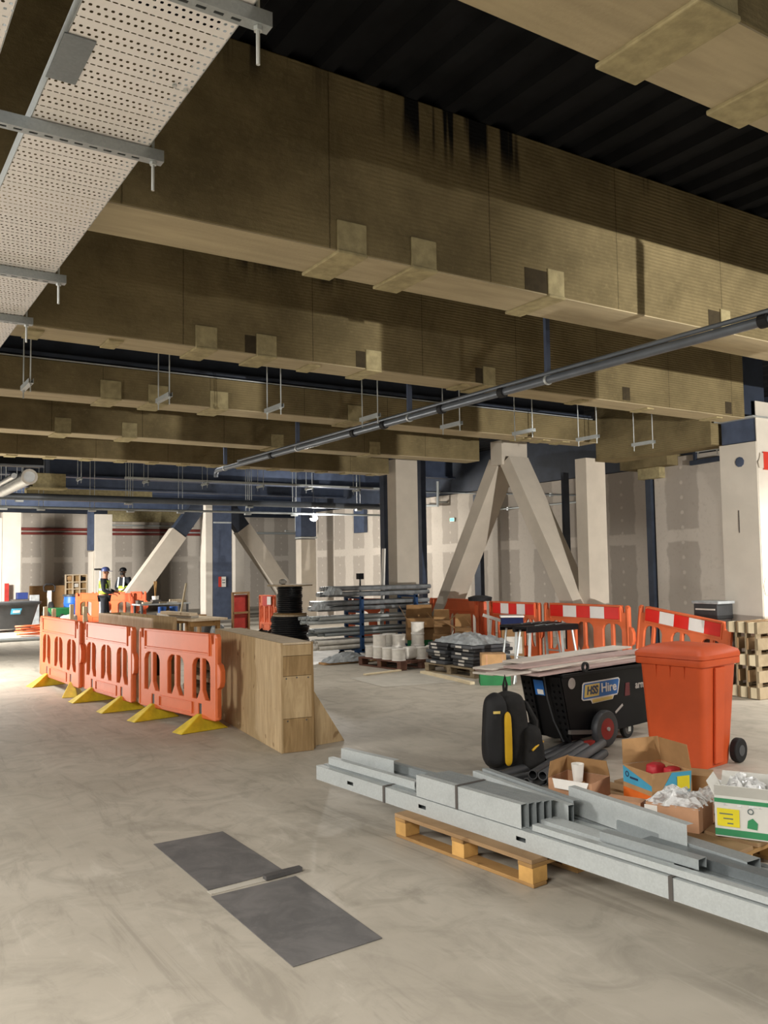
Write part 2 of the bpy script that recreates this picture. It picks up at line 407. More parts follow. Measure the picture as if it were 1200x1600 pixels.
    def done(s, name, m, parent=None, smooth=False, bevel=0.0, seg=2, fix=True, sub=0, loc=None):
        if fix: bmesh.ops.recalc_face_normals(s.bm, faces=s.bm.faces)
        me = bpy.data.meshes.new(name)
        if smooth:
            for f in s.bm.faces: f.smooth = True
        s.bm.to_mesh(me); s.bm.free(); me.materials.append(m)
        o = bpy.data.objects.new(name, me); C.objects.link(o)
        if smooth and not sub:
            try: me.set_sharp_from_angle(angle=rad(40))
            except Exception: pass
        if bevel:
            b = o.modifiers.new('bevel', 'BEVEL'); b.width = bevel; b.segments = seg; b.limit_method = 'ANGLE'; b.angle_limit = rad(40)
        if sub:
            b = o.modifiers.new('sub', 'SUBSURF'); b.levels = sub; b.render_levels = sub
        if parent is not None: o.parent = parent
        if loc is not None: o.location = loc
        return o
def tag(o, label, cat, group=None, kind=None):
    if label: o['label'] = label
    if cat: o['category'] = cat
    if group: o['group'] = group
    if kind: o['kind'] = kind
    return o
def thing(name, label, cat, loc=(0, 0, 0), rz=0.0, group=None, kind=None):
    o = bpy.data.objects.new(name, None); C.objects.link(o); o.empty_display_size = .1
    o.location = loc; o.rotation_euler = (0, 0, rz); return tag(o, label, cat, group, kind)
def kids(o): return [c for c in bpy.data.objects if c.parent == o]
def dup(root, loc, rz, label=None, group=None):
    def cp(o, par):
        c = o.copy(); C.objects.link(c)
        if par is not None: c.parent = par
        for k in kids(o): cp(k, c)
        return c
    r = cp(root, None); r.location = loc; r.rotation_euler = (0, 0, rz)
    if label: r['label'] = label
    if group: r['group'] = group
    return r
def text(name, s, size, m, parent, mtx, ext=.0015, bold=0.0, shear=0.0, width=None):
    cu = bpy.data.curves.new(name, 'FONT'); cu.body = s; cu.size = size; cu.extrude = ext; cu.offset = bold; cu.shear = shear
    cu.align_x = 'CENTER'; cu.align_y = 'CENTER'
    tmp = bpy.data.objects.new(name + '_tmp', cu); C.objects.link(tmp)
    dg = bpy.context.evaluated_depsgraph_get(); dg.update()
    me = bpy.data.meshes.new_from_object(tmp.evaluated_get(dg)); bpy.data.objects.remove(tmp); bpy.data.curves.remove(cu)
    if width:
        xs = [v.co.x for v in me.vertices]; k = width / max(1e-6, max(xs) - min(xs))
        for v in me.vertices: v.co.x *= k
    me.transform(mtx)
    me.materials.clear(); me.materials.append(m); me.name = name
    o = bpy.data.objects.new(name, me); C.objects.link(o); o.parent = parent; return o
def frame(loc, xdir, up=(0, 0, 1)):                 # text/plate frame: local x along xdir, local y up, z towards the viewer
    x = Vector(xdir).normalized(); y = Vector(up); y = (y - x*y.dot(x)).normalized(); z = x.cross(y)
    m = Matrix((x, y, z)).transposed().to_4x4(); m.translation = Vector(loc); return m
def crumple(name, m, parent, c, d, seed=1, n=10, amp=.05):   # a crumpled heap of film
    rnd = random.Random(seed); g = G(); c = Vector(c)
    vs = [[None]*(n+1) for _ in range(n+1)]
    for i in range(n+1):
        for j in range(n+1):
            u, v = i/n*2-1, j/n*2-1
            h = max(0, 1 - max(abs(u), abs(v))**2.2)
            vs[i][j] = g.bm.verts.new(c + Vector((u*d[0]/2 + rnd.uniform(-1, 1)*amp*.5, v*d[1]/2 + rnd.uniform(-1, 1)*amp*.5, h*d[2] + rnd.uniform(-.5, 1)*amp*h)))
    for i in range(n):
        for j in range(n): g.bm.faces.new((vs[i][j], vs[i+1][j], vs[i+1][j+1], vs[i][j+1]))
    return g.done(name, m, parent, fix=False)
# ------------------------------------------------------------------ setting
ZC, ZB = 4.63, 3.50                                 # deck underside, beam soffit
o = G().box((7.5, 16, -.1), (33, 50, .2)).done('floor', M['floor']); tag(o, None, None, kind='structure')
g = G().box((7.5, 16, ZC + .1), (33, 50, .2))
for i in range(108):
    x = -8.8 + i*.3
    g.prism([(x, -9, ZC), (x + .17, -9, ZC), (x + .13, -9, ZC - .06), (x + .04, -9, ZC - .06)], (0, 50, 0))
o = g.done('ceiling', M['deck']); tag(o, None, None, kind='structure')
def wall(name, c, d, m): o = G().box(c, d).done(name, m); tag(o, None, None, kind='structure'); return o
XR = 14.0
wall('wall_right', (XR + .1, 10, 1.79), (.2, 32.6, 3.58), M['dry_y'])
wall('wall_right_return', (XR + 4.2, 26.4, 1.79), (8, .2, 3.58), M['dry_x'])
wall('wall_back', (9, 36.1, 2.0), (34, .2, 4.0), M['dry_x'])
wall('wall_side_light_blocker', (5.42, 0, 1.24), (1.66, .12, 2.48), M['dry_x'])  # unseen wall added to block the tower floodlight and edge its beam shadows
wall('trim_1', (XR + .15, 10, 4.1), (.25, 32.6, 1.0), M['navy_dark'])
wall('trim_2', (9, 36.1, 4.33), (34, .25, .62), M['navy_dark'])
wall('wall_right_pier', (13.45, 9.75, 1.79), (1.1, 2.1, 3.58), M['dry_y'])

# beams wrapped in mineral wool, running along X
def strip(par, Yf, Yb, X, w, h=.19, hole=None, zb=ZB):
    g = G()
    g.box((X, Yf - .008, zb + h/2 - .01), (w, .016, h))
    g.box((X, (Yf + Yb)/2, zb - .012), (w, Yb - Yf + .05, .022))
    o = g.done('cover_strip', M['wool_patch'], par, bevel=.006)
    if hole:
        hb = G().box((X - w/2 - hole/2 - .004, Yf - .002, zb + h*.42), (hole, .004, h*.8)).done('open_joint', M['wool_dark'], par)
def tick(par, Yf, Yb, X, w=.12, zb=ZB):
    G().box((X, (Yf + Yb)/2 + .03, zb - .012), (w, (Yb - Yf)*.75, .022)).done('soffit_pad', M['wool_patch'], par, bevel=.005)
def beam(Yf, Yb, X1, label, top=ZC - .06, X0=-8.0, m='wool'):
    t = thing('beam', label, 'beam', (0, 0, 0), kind='structure')
    G().box(((X0 + X1)/2, (Yf + Yb)/2, (ZB + top)/2), (X1 - X0, Yb - Yf, top - ZB)).done('wool_casing', M[m], t, bevel=.01)
    G().box(((X0 + X1)/2, (Yf + Yb)/2, ZB - .0015), (X1 - X0 - .006, Yb - Yf - .006, .008)).done('soffit_board', M['wool_soffit_uplit'], t)
    return t
BY = [(1.73, 2.14), (4.28, 4.70), (6.76, 7.12), (9.25, 9.65), (11.80, 12.18), (14.30, 14.62)]
BX = [9.9, 9.9, 9.85, 9.79, 9.56, 9.28]
BL = ['nearest wool wrapped beam overhead with two wide straps at the upper right',
      'deep brown wool wrapped beam crossing below the cable tray, dark streaks on top',
      'second full beam back, ribbed wool end lit beside the big right column',
      'third beam back, shallow wool casing with dark steel above it',
      'fourth beam back, its lit right end beside the chevron brace head',
      'farthest wool wrapped beam, small pads along its soffit']
beams = []
for i, ((a, b), x1, l) in enumerate(zip(BY, BX, BL)):
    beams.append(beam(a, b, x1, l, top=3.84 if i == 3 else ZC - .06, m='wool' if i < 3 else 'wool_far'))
B0, B1, B2, B3, B4, B5 = beams
for px, py in ((1020, 75), (1165, 165)): strip(B0, 1.73, 2.14, fz(px, py, ZB).x, .22)
for px, w, ho in ((549, .2, 0), (661, .19, 0), (866, .15, .2), (1128, .12, .14)): strip(B1, 4.28, 4.70, fY(px, 400, 4.28).x, w, hole=ho)
for px, w, ho in ((322, .19, 0), (416, .19, .1), (583, .17, .1), (763, .16, .09)): strip(B2, 6.76, 7.12, fY(px, 560, 6.76).x, w, hole=ho)
for px in (168, 172 - 125, 700, 980, 1085, 470, 880): tick(B2, 6.76, 7.12, fz(px, 540 + (px - 168)*.128, ZB).x)
for px in (979, 1138): G().box((fY(px, 640, 6.76).x, 6.757, 3.6), (.12, .006, .15)).done('open_joint', M['wool_dark'], B2)
for px in (173, 247, 342, 555): strip(B3, 9.25, 9.65, fY(px, 640, 9.25).x, .22, .2)
for px in (98, 202, 433, 585): strip(B4, 11.80, 12.18, fY(px, 690, 11.8).x, .21, .2)
for px in (14, 74, 130, 183, 232, 280, 325, 372, 418, 455, 492, 530, 570): tick(B5, 14.30, 14.62, fz(px, 712 + px*.055, ZB).x, .17)
for px in (800, 845, 890): tick(B3, 9.25, 9.65, fz(px, 688, ZB).x, .15)
# steel above the shallow beam
o = thing('steel_beam', 'dark navy steel beam visible above the third wool wrapped beam', 'beam', kind='structure')
g = G(); g.box((0.8, 9.45, 4.25), (17.8, .06, .66)); g.box((.8, 9.45, 3.9), (17.8, .36, .04)); g.done('steel_web', M['navy_dark'], o)
G().box((.8, 9.248, 3.848), (17.8, .012, .012)).done('edge_trim', M['zinc'], o)
# cross beam wrapped in wool between the right hand columns
o = thing('cross_beam', 'wool wrapped cross beam running back between the two right columns', 'beam', kind='structure')
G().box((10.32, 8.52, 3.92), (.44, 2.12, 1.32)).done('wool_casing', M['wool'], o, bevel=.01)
c = fX(1022, 742, 12.9)
o = thing('wool_pad', 'small wool wrapped pad on top of the dark post by the side wall', 'pad', (c.x, c.y, 0), kind='structure')
G().box((0, 0, c.z + .02), (.32, .5, .2)).done('casing', M['wool_patch'], o)
G().box((0, 0, c.z + .22), (.6, 1.1, .2)).done('casing_top', M['wool'], o)

# columns
def column(name, label, boxes, loc=(0, 0, 0), rz=0):
    t = thing(name, label, 'column', loc, rz, kind='structure')
    for nm, c, d, m in boxes: G().box(c, d).done(nm, M[m], t, bevel=.004)
    return t
# big right column: board clad, bare navy head, chips and a fire sign
t = column('column', 'big beige clad column at the right edge with bare navy steel head',
           [('cladding', (10.47, 7.15, 1.62), (.5, .56, 3.24), 'clad_white'), ('steel_head', (10.47, 7.14, 3.40), (.46, .52, .3), 'navy'),
            ('head_plate', (10.42, 7.12, 3.56), (.62, .6, .02), 'zinc'), ('front_facing', (10.48, 6.868, 1.9), (.5, .016, 3.75), 'clad_white'),
            ('upper_steel', (10.3, 7.0, 4.1), (.5, .12, 1.0), 'navy_dark')])
G().lathe([(.02, 0), (.07, .002), (.055, .004)], n=9, M_=Matrix.Rotation(-PI/2, 3, 'Y')).done('smudge', M['navy'], t, loc=(10.217, fX(1156, 722, 10.22).y, fX(1156, 722, 10.22).z))
p = fX(1155, 815, 10.22); G().box((10.218, p.y, p.z), (.006, .012, .3)).done('slit', M['pin'], t)
p = fY(1193, 720, 6.86)
sg = thing('fire_point_sign', 'red fire sign fixed high on the bright face of the right column', 'sign', (p.x, 6.84, p.z))
G().box((.08, 0, 0), (.22, .01, .24)).done('sign_plate', M['red_sign'], sg)
G().prism([(-.12, 0, -.1), (-.03, 0, -.1), (-.03, 0, .1), (-.09, 0, .1), (-.11, 0, .03), (-.14, 0, -.02)], (0, .012, 0)).done('torn_backing', M['board_clad'], sg)
p = fY(1197, 915, 6.86)
G().prism([(p.x - .06, 6.852, p.z), (p.x - .02, 6.852, p.z + .1), (p.x + .12, 6.852, p.z + .12), (p.x + .12, 6.852, p.z - .14), (p.x - .03, 6.852, p.z - .12)], (0, .008, 0)).done('chipped_patch', M['board_clad'], t)
column('column', 'pale clad column with lit left side behind the cable reels, under the farthest beam',
       [('cladding', (9.64, 14.37, 1.9), (.52, .32, 3.8), 'board_clad')])
column('column', 'slim clad column right of the chevron braces behind the red and white barriers',
       [('cladding', (10.12, 9.73, 1.66), (.42, .24, 3.32), 'board_clad')])
# chevron brace on the right
t = thing('chevron_brace', 'beige clad chevron brace between two columns by the side wall', 'brace', kind='structure')
G().box((9.94, 11.46, 3.6), (.58, .3, .42)).done('head_block', M['board_clad'], t, bevel=.005)
G().span((9.92, 11.60, 3.45), (9.92, 13.86, .02), .44, .26, up=(0, 1, 1)).done('brace_arm', M['board_clad'], t, bevel=.004)
G().span((9.92, 11.30, 3.45), (9.92, 9.30, .02), .44, .26, up=(0, -1, 1)).done('brace_arm', M['board_clad'], t, bevel=.004)
# dark steel posts behind
for px, Y_, lab in ((601, 15.3, 'dark navy steel post just left of the middle clad column'), (659, 15.6, 'dark navy steel post just right of the middle clad column')):
    p = fY(px, 800, Y_); G().box((p.x, Y_, 2.0), (.13, .16, 4.0)).done('steel_post', M['navy'])
    tag(bpy.data.objects['steel_post'] if px == 601 else [o for o in bpy.data.objects if o.name.startswith('steel_post')][-1], lab, 'post', kind='structure')
for px, X_, w, lab in ((749, 13.6, .24, 'dark navy post on the side wall behind the chevron brace'), (1020, 12.9, .12, 'thin dark navy post under the wool pad by the side wall'), (908, 10.4, .06, 'very thin dark post touching the slim clad column')):
    p = fX(px, 850, X_); o = G().box((X_, p.y + (.02 if px != 908 else .33), 1.72 if px != 908 else 1.6), (.12, w, 3.44 if px != 908 else 3.2)).done('steel_post', M['navy_dark']); tag(o, lab, 'post', kind='structure')
# navy column with its own chevron, deep left
t = column('column', 'big navy steel column with pale left flange, deep in the hall',
           [('navy_face', (11.1, 27.75, 2.0), (.66, .5, 4.0), 'navy'), ('pale_flange', (10.63, 27.75, 1.96), (.24, .5, 3.92), 'clad_white'), ('cable_tie', (11.1, 27.49, 3.25), (.64, .02, .05), 'zinc')])
for sx in (-1, 1):
    t = thing('brace', ('left' if sx < 0 else 'right') + ' hand diagonal brace of the navy column, navy at the top and beige below', 'brace', kind='structure')
    a = Vector((10.5 if sx < 0 else 11.3, 27.9, 4.0)); b = Vector((7.7, 27.9, .2)) if sx < 0 else Vector((14.1, 27.9, .2))
    k = .29 if sx < 0 else .24
    mpt = a.lerp(b, k)
    G().span(a, mpt, .36, .5).done('bare_steel', M['navy_dark'], t)
    G().span(mpt, b, .4, .56).done('cladding', M['board_clad'], t)
p = fY(347, 909, 27.49)
sg = thing('fire_point_sign', 'small red and white fire sign on the navy column', 'sign', (p.x, 27.48, p.z))
G().box((0, 0, 0), (.26, .012, .34)).done('sign_plate', M['white'], sg); G().box((-.085, -.008, 0), (.1, .006, .34)).done('red_band', M['red_sign'], sg)
G().box((.05, -.008, .06), (.1, .004, .03)).done('print_line', M['print_ink'], sg); G().box((.05, -.008, -.03), (.1, .004, .03)).done('print_line', M['print_ink'], sg)
for px, w, lab, nv in ((160, .62, 'pale clad column with a navy flange behind the two workers', True), (17, .6, 'pale clad column at the far left behind the black tub', False)):
    p = fY(px, 850, 33)
    bx = [('cladding', (p.x, 33, 1.9), (w, .4, 3.8), 'clad_white')]
    if nv: bx += [('flange', (p.x - w/2 - .1, 33.1, 3.2), (.18, .3, 1.5), 'navy'), ('lower_flange', (p.x - w/2 - .08, 33.1, 1.2), (.14, .3, 2.4), 'clad_white')]
    else: bx += [('lower_flange', (p.x - w/2 - .05, 33.05, 1.8), (.08, .3, 3.6), 'clad_white')]
    column('column', lab, bx)
p = fY(478, 850, 25.2)
column('column', 'grey clad column with navy top half left of the bright lamp', [('navy_top', (p.x, 25.2, 3.6), (.56, .4, 1.8), 'navy'), ('cladding', (p.x, 25.2, 1.3), (.54, .38, 2.6), 'board_clad'), ('cap_trim', (p.x, 25.18, 2.66), (.6, .42, .05), 'zinc')])
p = fX(562, 800, 13.9)
o = G().box((13.92, p.y, 3.2), (.12, .62, .9)).done('steel_stub', M['navy']); tag(o, 'short navy steel stub high on the bright wall right of the lamp', 'post', kind='structure')
p = fY(372, 880, 30)
o = G().box((p.x, 30, 1.6), (.34, .3, 3.2)).done('column', M['clad_white']); tag(o, 'narrow white column just right of the navy column', 'column', kind='structure')

# steel floor beams in the dark part of the hall
for k, (Y_, zb, lab) in enumerate(((18.2, 3.98, 'dark navy floor beam just beyond the farthest wool beam'), (21.0, 3.9, 'dark navy floor beam above the long grey pipe'), (24.0, 3.9, 'dark navy floor beam over the bright lamp'), (27.2, 4.0, 'dark navy floor beam on the navy column'), (31.0, 3.85, 'last dark navy floor beam before the back wall'))):
    t = thing('steel_beam', lab, 'beam', kind='structure')
    g = G(); g.box((4, Y_, (zb + ZC)/2 - .03), (24 if Y_ > 26.6 else 19.6, .05, ZC - zb - .06)); g.box((4, Y_, zb), (24 if Y_ > 26.6 else 19.6, .3, .04)); g.done('steel_section', M['navy'], t)
p0, p1 = fY(40, 770, 22.0), fY(235, 772, 22.0)
o = G().box(((p0.x + p1.x)/2, 22.0, (p0.z + p1.z)/2), (p1.x - p0.x, .3, .16)).done('wool_wrapped_rail', M['wool_patch']); tag(o, 'long tan wool wrapped rail below the dark deck, deep left', 'rail', kind='structure')
p = fY(74, 752, 19.0)
t = thing('wool_box', 'tan wool wrapped box hanging under the dark deck, far left', 'box', (p.x, 19.0, p.z), kind='structure')
G().box((0, 0, 0), (.66, .4, .3)).done('casing', M['wool_patch'], t, bevel=.01); G().box((-.02, -.03, -.16), (.74, .46, .025)).done('base_board', M['wool_patch'], t)
G().box((0, 0, (ZC - p.z)/2 + .05), (.1, .1, ZC - p.z - .22)).done('hanger', M['navy_dark'], t)
p0, p1 = fY(170, 805, 35.7), fY(285, 806, 35.7)
o = G().box(((p0.x + p1.x)/2, 35.75, p0.z), (p1.x - p0.x, .3, .5)).done('wool_wrapped_rail', M['wool_patch']); tag(o, 'tan wool band along the head of the back wall', 'rail', kind='structure')
# ------------------------------------------------------------------ overhead services
def rodpair(t, y0, y1, zb, zt, r=.006):
    for y in (y0, y1): G().cyl((0, y, zb), (0, y, zt), r, n=8).done('threaded_rod', M['zinc'], t)
TZ, TX0, TX1 = 3.2, .54, .945
def tray(name, label, x0, x1, y0, y1, loc):
    t = thing(name, label, 'cable tray', loc)
    g = G(); n = 16
    g.quad((x0, y0, 0), (x1, y0, 0), (x1, y1, 0), (x0, y1, 0))
    g.done('perforated_base', M['tray'], t, fix=False)
    for x in (x0, x1):
        g = G().box((x, (y0 + y1)/2, .026), (.003, y1 - y0, .052)); g.box((x + (.006 if x == x0 else -.006), (y0 + y1)/2, .052), (.014, y1 - y0, .003))
        g.done('side_flange', M['galv_pale'], t)
    return t
tray('cable_tray', 'wide perforated steel cable tray running overhead at the upper left', TX0, TX1, -1.5, 8.4, (0, 0, TZ))
tray('cable_tray', 'second perforated cable tray, only its edge showing in the top left corner', -.05, .39, -1.5, 2.75, (0, 0, TZ))
k = [o for o in bpy.data.objects if o.get('category') == 'cable tray'][0]
for y_, in ((2.62,),):
    G().box((TX0 + .035, y_, -.004), (.09, .26, .004)).done('joint_plate', M['galv_dark'], k)
    for dx in (.41, .37): G().cyl((TX0 + dx - .02, y_ - .1 + dx*.2, -.008), (TX0 + dx - .02, y_ - .1 + dx*.2, 0), .008, n=8).done('bolt', M['zinc'], k)
for i, (y_, nm) in enumerate(((2.12, 'nearest'), (3.05, 'second'), (4.62, 'third'), (5.50, 'fourth'), (7.3, 'farthest'))):
    t = thing('tray_bracket', 'slotted channel bracket under the wide cable tray, %s of the row' % nm, 'bracket', (0, y_, TZ - .046), group='channel brackets under the cable tray')
    hs = [[(x - .014, -.006), (x + .014, -.006), (x + .014, .006), (x - .014, .006)] for x in np.arange(-.3, .95, .05)]
    fr = Matrix.Rotation(-PI/2, 4, 'X')
    g = G(); g.plate([(-.45, -.0205), (1.0, -.0205), (1.0, .0205), (-.45, .0205)], hs, .003, fr)
    for s in (-1, 1): g.box((.275, s*.019, .021), (1.45, .0025, .04))
    g.done('slotted_channel', M['galv'], t)
    top = next((ZB for a, b in BY if a - .01 < y_ < b + .01), ZC) - TZ + .046 - .008
    G().cyl((.965, 0, -.11), (.965, 0, top), .006, n=8).done('threaded_rod', M['zinc'], t)
    G().cyl((.965, 0, -.014), (.965, 0, -.002), .013, n=6).done('nut', M['zinc'], t)
    G().cyl((-.4, 0, -.11), (-.4, 0, top), .006, n=8).done('threaded_rod', M['zinc'], t)
# long grey pipe crossing under the beams
PX, PZ = 5.03, 3.2
t = thing('sprinkler_pipe', 'long grey pipe running diagonally under the beams with black couplings', 'pipe', (PX, 0, PZ))
g = G().cyl((0, 1.2, 0), (0, 12.62, 0), .034, n=20); g.tube([(0, 12.6, 0), (0, 12.68, -.008), (0, 12.72, -.04), (0, 12.72, -.1)], .034, 12); g.done('pipe_run', M['pipe'], t, smooth=True)
G().cyl((-.02, 1.2, .05), (-.02, 11.8, .05), .017, n=10).done('side_conduit', M['pipe'], t, smooth=True)
for px in (553, 600, 690, 785, 425, 1195):
    y_ = fX(px, 735 - (px - 345)*.277, PX).y
    G().cyl((0, y_ - .035, 0), (0, y_ + .035, 0), .048, n=16).done('coupling', M['black_rubber'], t, bevel=.006)
for px, w in ((856, .045), (640, .05), (465, .05), (352, .05)):
    y_ = fX(px, 735 - (px - 345)*.277, PX).y
    G().box((0, y_, (ZC - PZ)/2 - .01), (w, .03, ZC - PZ - .14)).done('drop_bar', M['navy'], t)
    G().ring((0, y_ - .012, 0), (0, y_ + .012, 0), .043, .036).done('pipe_clip', M['zinc'], t)
# row of trapeze hangers waiting between the beams
row1 = [(42, 603), (256, 622), (428, 637), (578, 655), (705, 663), (818, 673), (918, 685), (1005, 690), (1105, 697)]
ordn = ['first', 'second', 'third', 'fourth', 'fifth', 'sixth', 'seventh', 'eighth', 'ninth', 'tenth', 'eleventh', 'twelfth']
def hanger(name, label, loc, hw, zt, group):
    t = thing(name, label, 'hanger', loc, group=group)
    rodpair(t, -hw + .03, hw - .03, -.09, zt)
    g = G()
    g.box((0, 0, -.02), (.041, 2*hw, .003))
    for s in (-1, 1): g.box((s*.0195, 0, 0), (.0025, 2*hw, .041))
    g.done('channel', M['galv_pale'], t)
    for s in (-1, 1): G().cyl((0, s*(hw - .03), -.036), (0, s*(hw - .03), -.022), .012, n=6).done('nut', M['zinc'], t)
    return t
for i, (x, y) in enumerate(row1):
    p = fY(x, y, 7.9)
    hanger('trapeze_hanger', 'empty trapeze hanger on two rods behind the second full beam, %s from the left' % ordn[i], (p.x, 7.9, 3.28), .19, ZC - 3.28, 'empty trapeze hangers in the near row')
row2 = [(124, 748), (228, 754), (320, 757), (407, 758), (483, 763), (557, 766)]
for i, (x, y) in enumerate(row2):
    p = fY(x, y, 16.8)
    hanger('trapeze_hanger', 'small trapeze hanger beyond the farthest wool beam, %s from the left' % ordn[i], (p.x, 16.8, 3.41), .17, ZC - 3.41, 'trapeze hangers in the far row')
a, b = fY(195, 752, 16.75), fY(600, 765, 16.75)
o = G().box(((a.x + b.x)/2, 16.75, 3.466), (b.x - a.x, .05, .04)).done('cable_channel', M['galv_pale']); tag(o, 'long pale steel channel lying on the far trapeze hangers', 'channel')
def run(name, label, x0, y0, x1, y1, Y_, r, m, hang=(), rod_r=.008, clipm='zinc'):
    a, b = fY(x0, y0, Y_), fY(x1, y1, Y_); z = (a.z + b.z)/2
    t = thing(name, label, 'pipe', (a.x, Y_, z))
    G().cyl((0, 0, 0), (b.x - a.x, 0, 0), r, n=12).done('pipe_run', M[m], t, smooth=True)
    for px in hang:
        x = fY(px, y0, Y_).x - a.x
        for s in (-1, 1): G().cyl((x + s*.05, .0, r), (x + s*.05, 0, ZC - z - .075), rod_r, n=6).done('threaded_rod', M[clipm], t)
        G().box((x, 0, -r - .02), (.16, .1, .04)).done('clip', M['zinc'], t)
    return t
run('service_pipe', 'thick dark grey pipe running across the hall below the dark deck', -60, 775, 600, 791, 19.6, .075, 'pipe', (30, 200, 390, 560))
run('conduit', 'thin silver conduit just below the thick grey pipe', -60, 792, 600, 804, 20.2, .028, 'galv_pale', (5, 64, 144, 204, 282, 387, 460), clipm='zinc')
run('service_pipe', 'upper of the two red oxide pipes along the back wall', -60, 826, 320, 829, 35.9, .06, 'red_pipe')
run('service_pipe', 'lower of the two red oxide pipes along the back wall', -60, 833, 320, 835, 35.9, .05, 'red_pipe')
run('conduit', 'short bright conduit right of the red pipes at the back wall', 160, 822, 300, 821, 35.94, .035, 'galv_pale')
run('conduit', 'bright conduit low behind the navy column', 290, 835, 480, 831, 35.93, .05, 'galv_pale')
a = fY(462, 795, 26); t = thing('conduit_drop', 'white conduit dropping from the long silver conduit left of the lamp', 'pipe', (a.x, 26, 0))
z0, z1 = fY(462, 790, 26).z, fY(462, 830, 26).z
G().tube([(0, 0, ZC), (0, 0, z1), (-.4, 0, z1)], .03).done('pipe_run', M['galv_pale'], t)
# foil duct and dark duct at the far left
p = fY(46, 735, 16.3)
t = thing('foil_duct', 'bright foil covered duct at the far left under the farthest beam', 'duct', (p.x, 16.3, 3.36))
G().cyl((0, 0, 0), (0, 3.0, 0), .13, n=18).done('duct_run', M['duct_foil'], t, smooth=True)
G().cyl((-.22, .2, .03), (-.22, 3.0, .03), .05, n=12).done('side_pipe', M['duct_foil'], t, smooth=True)
G().ring((0, -.02, 0), (0, .02, 0), .14, .1).done('end_ring', M['white'], t)
for y_ in (.6, 2.5): G().cyl((0, y_, .12), (0, y_, ZC - 3.36), .008, n=6).done('hanger_rod', M['zinc'], t)
a = fY(-60, 716, 15.2); b = fY(66, 724, 15.2)
t = thing('steel_duct', 'dark steel duct tucked under the farthest beam at the left edge', 'duct', ((a.x + b.x)/2, 15.2, 3.78)); t.location.z = b.z + .06
G().box((0, 0, 0), (b.x - a.x, .3, .26)).done('duct_body', M['black'], t, bevel=.02); G().box((0, -.16, -.13), (b.x - a.x, .02, .03)).done('duct_edge', M['pipe'], t)
G().box((0, 0, .3 + (ZC - b.z - .4)/2 - .17), (.1, .1, ZC - b.z - .32)).done('hanger', M['navy_dark'], t)
# conduits on the side wall
def runx(name, label, x0, y0, x1, y1, X_, r, m):
    a, b = fX(x0, y0, X_), fX(x1, y1, X_); t = thing(name, label, 'pipe', (X_, 0, 0))
    G().cyl((0, a.y, a.z), (0, b.y, b.z), r, n=10).done('pipe_run', M[m], t, smooth=True)
    for f in (.15, .5, .85):
        p = a.lerp(b, f); G().box((.03, p.y, p.z), (.054, .05, .07)).done('clip', M['zinc'], t)
runx('conduit', 'silver conduit along the side wall right of the chevron brace', 842, 790, 1124, 761, XR - .06, .022, 'galv_pale') if False else None
runx('conduit', 'silver conduit along the side wall between chevron brace and slim column', 770, 797, 940, 781, XR - .07, .022, 'galv_pale')
runx('conduit', 'thin conduit on the side wall higher than the other one', 655, 769, 905, 774, XR - .07, .016, 'galv_dark')
a = fX(684, 752, 13.7); b = fX(684, 790, 13.7); c = fX(655, 790, 13.7); d = fX(655, 768, 13.7)
t = thing('conduit_bend', 'white conduit bent square beside the middle clad column', 'pipe', (13.7, 0, 0))
G().tube([(0, a.y, a.z), (0, b.y, b.z), (0, c.y, c.z)], .04).done('pipe_run', M['galv_pale'], t)
G().box((.15, b.y, b.z + .1), (.3, .05, .05)).done('bracket', M['zinc'], t)
run('conduit', 'silver conduit passing behind the chevron brace head', 505, 758, 775, 747, 20.5, .03, 'galv_pale') if False else None
a = fX(1122, 715, 13.0); t = thing('service_rail', 'dark steel rail on the side wall beside the big right column', 'rail', (12.84, 0, 0))
b = fX(1079, 724, 12.84); a = fX(1128, 716, 12.84)
G().span((0, a.y, a.z), (0, b.y, b.z), .06, .08).done('rail_bar', M['navy_dark'], t); G().span((0, b.y - .1, b.z), (0, b.y - .1, b.z + .35), .05, .05, up=(1, 0, 0)).done('rail_post', M['navy_dark'], t)
# lamps in view
p = fd(490, 808, 23)
t = thing('work_lamp', 'bright lit floodlight hanging in front of the pale wall, deep in the hall', 'lamp', (p.x, p.y, p.z))
G().lathe([(.02, 0), (.1, -.02), (.13, -.12), (.125, -.14)], (0, 0, .1), 16).done('housing', M['black'], t)
bm_ = bmesh.new(); bmesh.ops.create_uvsphere(bm_, u_segments=16, v_segments=10, radius=.11); g = G(); g.bm.free(); g.bm = bm_; g.done('bulb', M['lamp_on'], t, smooth=True)
G().cyl((0, 0, .1), (0, 0, ZC - p.z - .07), .01, n=6).done('cable', M['black_gloss'], t)
lamp('work_lamp_light', 'POINT', (p.x, p.y - .2, p.z - .05), 430, (1, .96, .89), .08)
p = fX(707, 812, XR - .03)
t = thing('emergency_light', 'small glowing green emergency light on the side wall left of the chevron brace', 'light', p)
G().box((0, 0, 0), (.03, .2, .1)).done('case', M['white'], t); G().box((-.018, 0, 0), (.01, .16, .07)).done('lens', M['green_on'], t)
# hanging loose cable by the right beam end
a = fX(705, 722, 10.4); b = fX(735, 738, 10.4)
